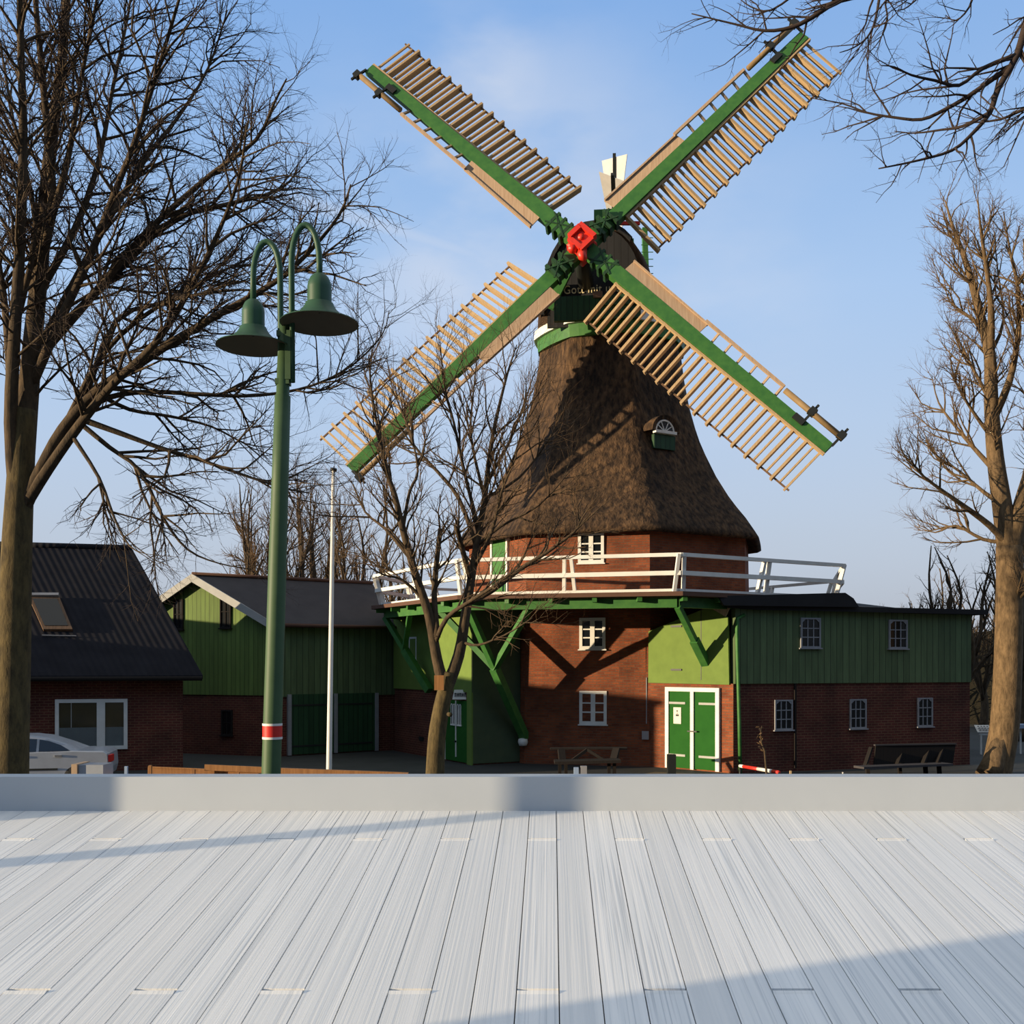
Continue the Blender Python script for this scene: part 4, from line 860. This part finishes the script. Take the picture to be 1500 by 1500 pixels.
# pollarded tree before the mill
YC = 24.0; T_ = Tree(21); SP = ((5.0, 1.6, 38, .12, .028), (5.6, .95, 34, .10, .014), (3.8, .42, 40, .02, .0095))
T_.limb([G(634,YC), W(637,1138,YC), W(640,1080,YC), W(647,1035,YC), W(654,1005,YC), W(658,985,YC)], .25, .17, (), part='trunk')
for pts, r0, r1, sp_ in (
    ([(653,1012),(640,965),(628,900),(608,840),(590,775),(578,725),(566,690),(556,640),(545,580),(540,520)], .15, .015, -.8),
    ([(657,1015),(672,960),(682,900),(690,850),(698,800),(710,730),(718,660),(730,600),(744,545),(757,505)], .165, .012, .5),
    ([(686,890),(720,865),(760,835),(800,810),(840,780),(862,755)], .10, .015, -.6),
    ([(640,950),(655,905),(690,880),(730,855)], .07, .03, -1.2),
    ([(636,930),(636,870),(640,820),(645,775)], .085, .06, .6),
    ([(698,800),(672,730),(640,690),(605,650),(590,600),(582,560)], .07, .010, 1.0),
    ([(704,770),(680,690),(665,620),(650,560),(645,500)], .06, .010, -.9),
    ([(712,720),(690,640),(694,570),(700,510)], .05, .008, .9),
    ([(714,700),(745,650),(768,590),(785,540)], .05, .008, -.6),
    ([(712,740),(760,700),(800,650),(825,600)], .05, .008, .4),
    ([(600,810),(565,775),(535,750),(515,705)], .06, .010, .8),
    ([(588,770),(600,720),(612,690),(600,630),(575,570),(566,520)], .05, .008, .9),
    ([(690,850),(676,800),(668,770)], .08, .06, -.8),
    ([(620,870),(590,850),(562,842),(540,830)], .05, .012, -.5),
    ([(676,935),(700,945),(740,930),(780,905)], .045, .012, -1.0),
    ([(698,800),(735,770),(790,740),(835,690)], .05, .008, -.5),
    ([(694,830),(720,780),(735,720),(762,640),(770,570)], .06, .008, -.9)):
    T_.limb(path(T_, pts, YC+T_.r.uniform(-.1,.1), sp_*1.2), r0, r1, SP, 0, 'branches', .3)
T_.m['trunk'].tube([W(657,1046,YC-.25), W(660,1047,YC-.36)], .05, 10)
ct = T_.done('tree', G(634, YC), 'pollarded bare tree with forked trunk standing before the mill', mats=('moss', 'bark', 'twig_warm'))
c_ = MB(); t = W(643.5, 1000, YC-.33); c_.box(t, (.11,0,0), (0,.09,0), (0,0,.17)); tag(c_.build('nest_box', 'orange_timber'), 'small orange nest box fixed to the pollarded tree', 'nest box')
# tree at the right
YR = 31.0; T_ = Tree(33); SP = ((4.4, 1.7, 38, .12, .036), (5.6, .85, 38, .09, .016), (4.6, .42, 40, .04, .0105))
T_.limb([G(1458,YR), W(1462,1118,YR), W(1472,1060,YR), W(1477,960,YR), W(1479,860,YR), W(1478,800,YR)], .46, .37, (), part='trunk')
T_.m['trunk'].tube([G(1446,YR-.4), W(1455,1118,YR-.25), W(1468,1080,YR-.1)], [.36,.34,.25], 9)
for pts, r0, r1, sp_ in (
    ([(1478,810),(1468,740),(1458,670),(1452,590),(1450,520),(1438,470),(1424,415),(1410,370),(1395,330),(1385,295)], .34, .02, .8),
    ([(1449,530),(1452,460),(1446,400),(1437,340),(1432,285)], .14, .012, -.8),
    ([(1480,810),(1497,740),(1512,680),(1520,600),(1515,500),(1505,420),(1500,350)], .32, .03, -.5),
    ([(1455,620),(1478,560),(1490,500),(1492,430),(1480,370),(1470,310)], .14, .012, -.6),
    ([(1478,800),(1450,770),(1410,740),(1375,715),(1345,690),(1325,655)], .13, .010, -1.2),
    ([(1462,700),(1430,660),(1400,625),(1375,590),(1365,550)], .10, .010, .9),
    ([(1470,740),(1440,720),(1405,690),(1370,665),(1352,630)], .09, .010, 1.0),
    ([(1455,640),(1430,610),(1400,560),(1390,510)], .08, .010, -.8),
    ([(1452,590),(1425,540),(1405,500),(1385,470)], .07, .010, .5),
    ([(1424,415),(1405,400),(1385,370)], .05, .008, -.4), ([(1440,480),(1415,460),(1390,440),(1382,400)], .06, .008, .6),
    ([(1478,790),(1440,790),(1400,770),(1370,780),(1340,770)], .08, .010, .8),
    ([(1480,830),(1510,790),(1545,740),(1570,660)], .16, .02, .6), ([(1477,900),(1500,870),(1530,830)], .09, .02, -.6),
    ([(1449,520),(1470,470),(1462,400),(1455,330)], .07, .008, .9)):
    T_.limb(path(T_, pts, YR+T_.r.uniform(-.1,.1), sp_*1.5), r0, r1, SP, 0, 'branches', .2)
T_.done('tree', G(1458, YR), 'tall bare tree with thick pale brown trunk at the right edge', mats=('bark_pale', 'bark_pale', 'twig_warm'))
# overhanging branches, top right: a tree standing just outside the frame
YO = 10.0; T_ = Tree(44); SP = ((7.0, .8, 45, -.02, .012), (8.5, .28, 50, .0, .006), (8.0, .10, 50, 0, .004))
T_.limb([G(1780,YO), W(1775,1000,YO), W(1765,600,YO), W(1750,250,YO), W(1735,0,YO), W(1720,-250,YO)], .28, .14, (), part='trunk')
for pts, r0, r1, sp_ in (
    ([(1730,-60),(1640,-90),(1560,-60),(1510,20),(1490,80),(1462,130),(1450,165),(1425,195),(1395,220),(1345,235),(1287,247)], .06, .006, -.3),
    ([(1480,95),(1455,115),(1420,140),(1385,160),(1350,175),(1310,172),(1270,165),(1235,152),(1190,144)], .03, .004, .4),
    ([(1490,80),(1440,100),(1405,125),(1370,118),(1335,110),(1310,98),(1290,96)], .025, .004, -.5),
    ([(1450,165),(1410,185),(1380,190),(1340,195),(1310,192)], .02, .004, .6),
    ([(1740,80),(1640,110),(1560,140),(1500,160),(1465,175),(1420,180)], .04, .006, .4),
    ([(1735,-30),(1640,-130),(1500,-110),(1380,-60),(1290,-15),(1230,0),(1190,25),(1160,40),(1120,45),(1075,35),(1013,20)], .06, .005, .3),
    ([(1290,-20),(1282,30),(1270,55),(1250,70),(1230,77)], .016, .004, -.3), ([(1330,-40),(1300,-5),(1300,30),(1288,60),(1270,80)], .014, .004, .4),
    ([(1230,0),(1180,-15),(1130,15),(1100,10),(1080,-5)], .016, .004, .3), ([(1380,-60),(1360,-20),(1330,10),(1315,15)], .014, .004, -.3),
    ([(1500,-110),(1440,-40),(1420,10),(1400,30),(1385,22)], .02, .004, .2), ([(1510,20),(1520,120),(1490,200),(1470,245)], .015, .004, .3), ([(1420,200),(1415,225),(1400,250)], .01, .003, .2)):
    T_.limb(path(T_, pts, YO+T_.r.uniform(-.1,.1), sp_), r0, r1, SP, 0, 'branches', .35 if pts[0][0] > 1600 else .1)
T_.done('tree', G(1780, YO), 'bare branches hanging into the top right corner of the sky', mats=('bark', 'twig', 'twig'))
# background trees
def back_tree(seed, px, Y, ptop, half, label, group, mats=('bark', 'bark', 'twig_warm'), n=9, name='tree', base=None):
    T_ = Tree(seed); R = T_.r; k = Y/1500; H = (970-ptop)*k+EYE; SPb = ((1.6, 2.2*H/12, 34, .11, .045), (2.6, 1.1*H/12, 36, .08, .02), (2.6, .55*H/12, 38, .03, .015))
    b = G(px, Y); T_.limb([b, b+V((.1,0,H*.14)), b+V((.0,.1,H*.28))], .35*H/12, .24*H/12, (), part='trunk')
    for i in range(n):
        a = 2*math.pi*i/n+R.uniform(-.3,.3); rad = half*k*R.uniform(.35,1); tz = H*R.uniform(.72,1)*(1-.18*(rad/(half*k))**2)
        st = b+V((0,0,H*R.uniform(.16,.28))); e = b+V((math.cos(a)*rad, math.sin(a)*rad*.8, tz)); mid = st.lerp(e, .4)+V((math.cos(a)*rad*.22, math.sin(a)*rad*.2, 0)); mid2 = st.lerp(e,.72)+V((R.gauss(0,.3), R.gauss(0,.3), 0))
        T_.limb([st, mid, mid2, e], .16*H/12, .02, SPb, 0, 'branches', .12)
    return T_.done(name, b, label, group, mats)
back_tree(51, 395, 52, 655, 95, 'bushy bare tree behind the gabled shed, left of the flagpole', 'trees behind the shed', n=12)
back_tree(52, 462, 63, 640, 70, 'bare tree behind the shed roof just left of the flagpole', 'trees behind the shed', n=9)
back_tree(53, 540, 50, 685, 85, 'bare tree behind the shed between flagpole and mill gallery', 'trees behind the shed', n=11)
back_tree(54, 236, 60, 848, 40, 'small bare shrub in the gap between house and gabled shed', 'trees behind the shed', n=7)
back_tree(55, 1405, 40, 760, 65, 'slender bare tree behind the end of the right shed', 'thin trees behind the right shed', n=9)
back_tree(56, 1440, 53, 840, 55, 'low bare tree right behind the thick right trunk', 'thin trees behind the right shed', n=9)
back_tree(57, 1365, 50, 790, 45, 'faint bare tree beyond the right shed roof', 'thin trees behind the right shed', n=7)
back_tree(58, 1500, 44, 700, 60, 'bare tree cut by the right edge behind the thick trunk', 'thin trees behind the right shed', n=9)
back_tree(59, 1298, 70, 878, 16, 'tiny bare treetop showing over the right shed roof', 'thin trees behind the right shed', n=5)
# hedge in the distance at the right
rnd = random.Random(9); c_ = MB()
c_.loft([[V((x, 56+(i%3)*.5, z)) for x, z in ((20,0),(22,4.6),(27,5.2),(34,5),(42,5.6),(50,5),(52,0))] for i in range(3)], sm=False)
for i in range(900):
    p = V((rnd.uniform(21,50), rnd.uniform(55.4,57), rnd.uniform(0,5.2))); d = V((rnd.gauss(0,.5), rnd.gauss(0,.4), rnd.uniform(.4,1.2))); c_.tube([p, p+d*.6, p+d*1.1], [.03,.02,.01], 3, False)
tag(c_.build('hedge', 'hedge'), 'dark brown hedge in the distance at the right edge', 'hedge', kind='stuff')
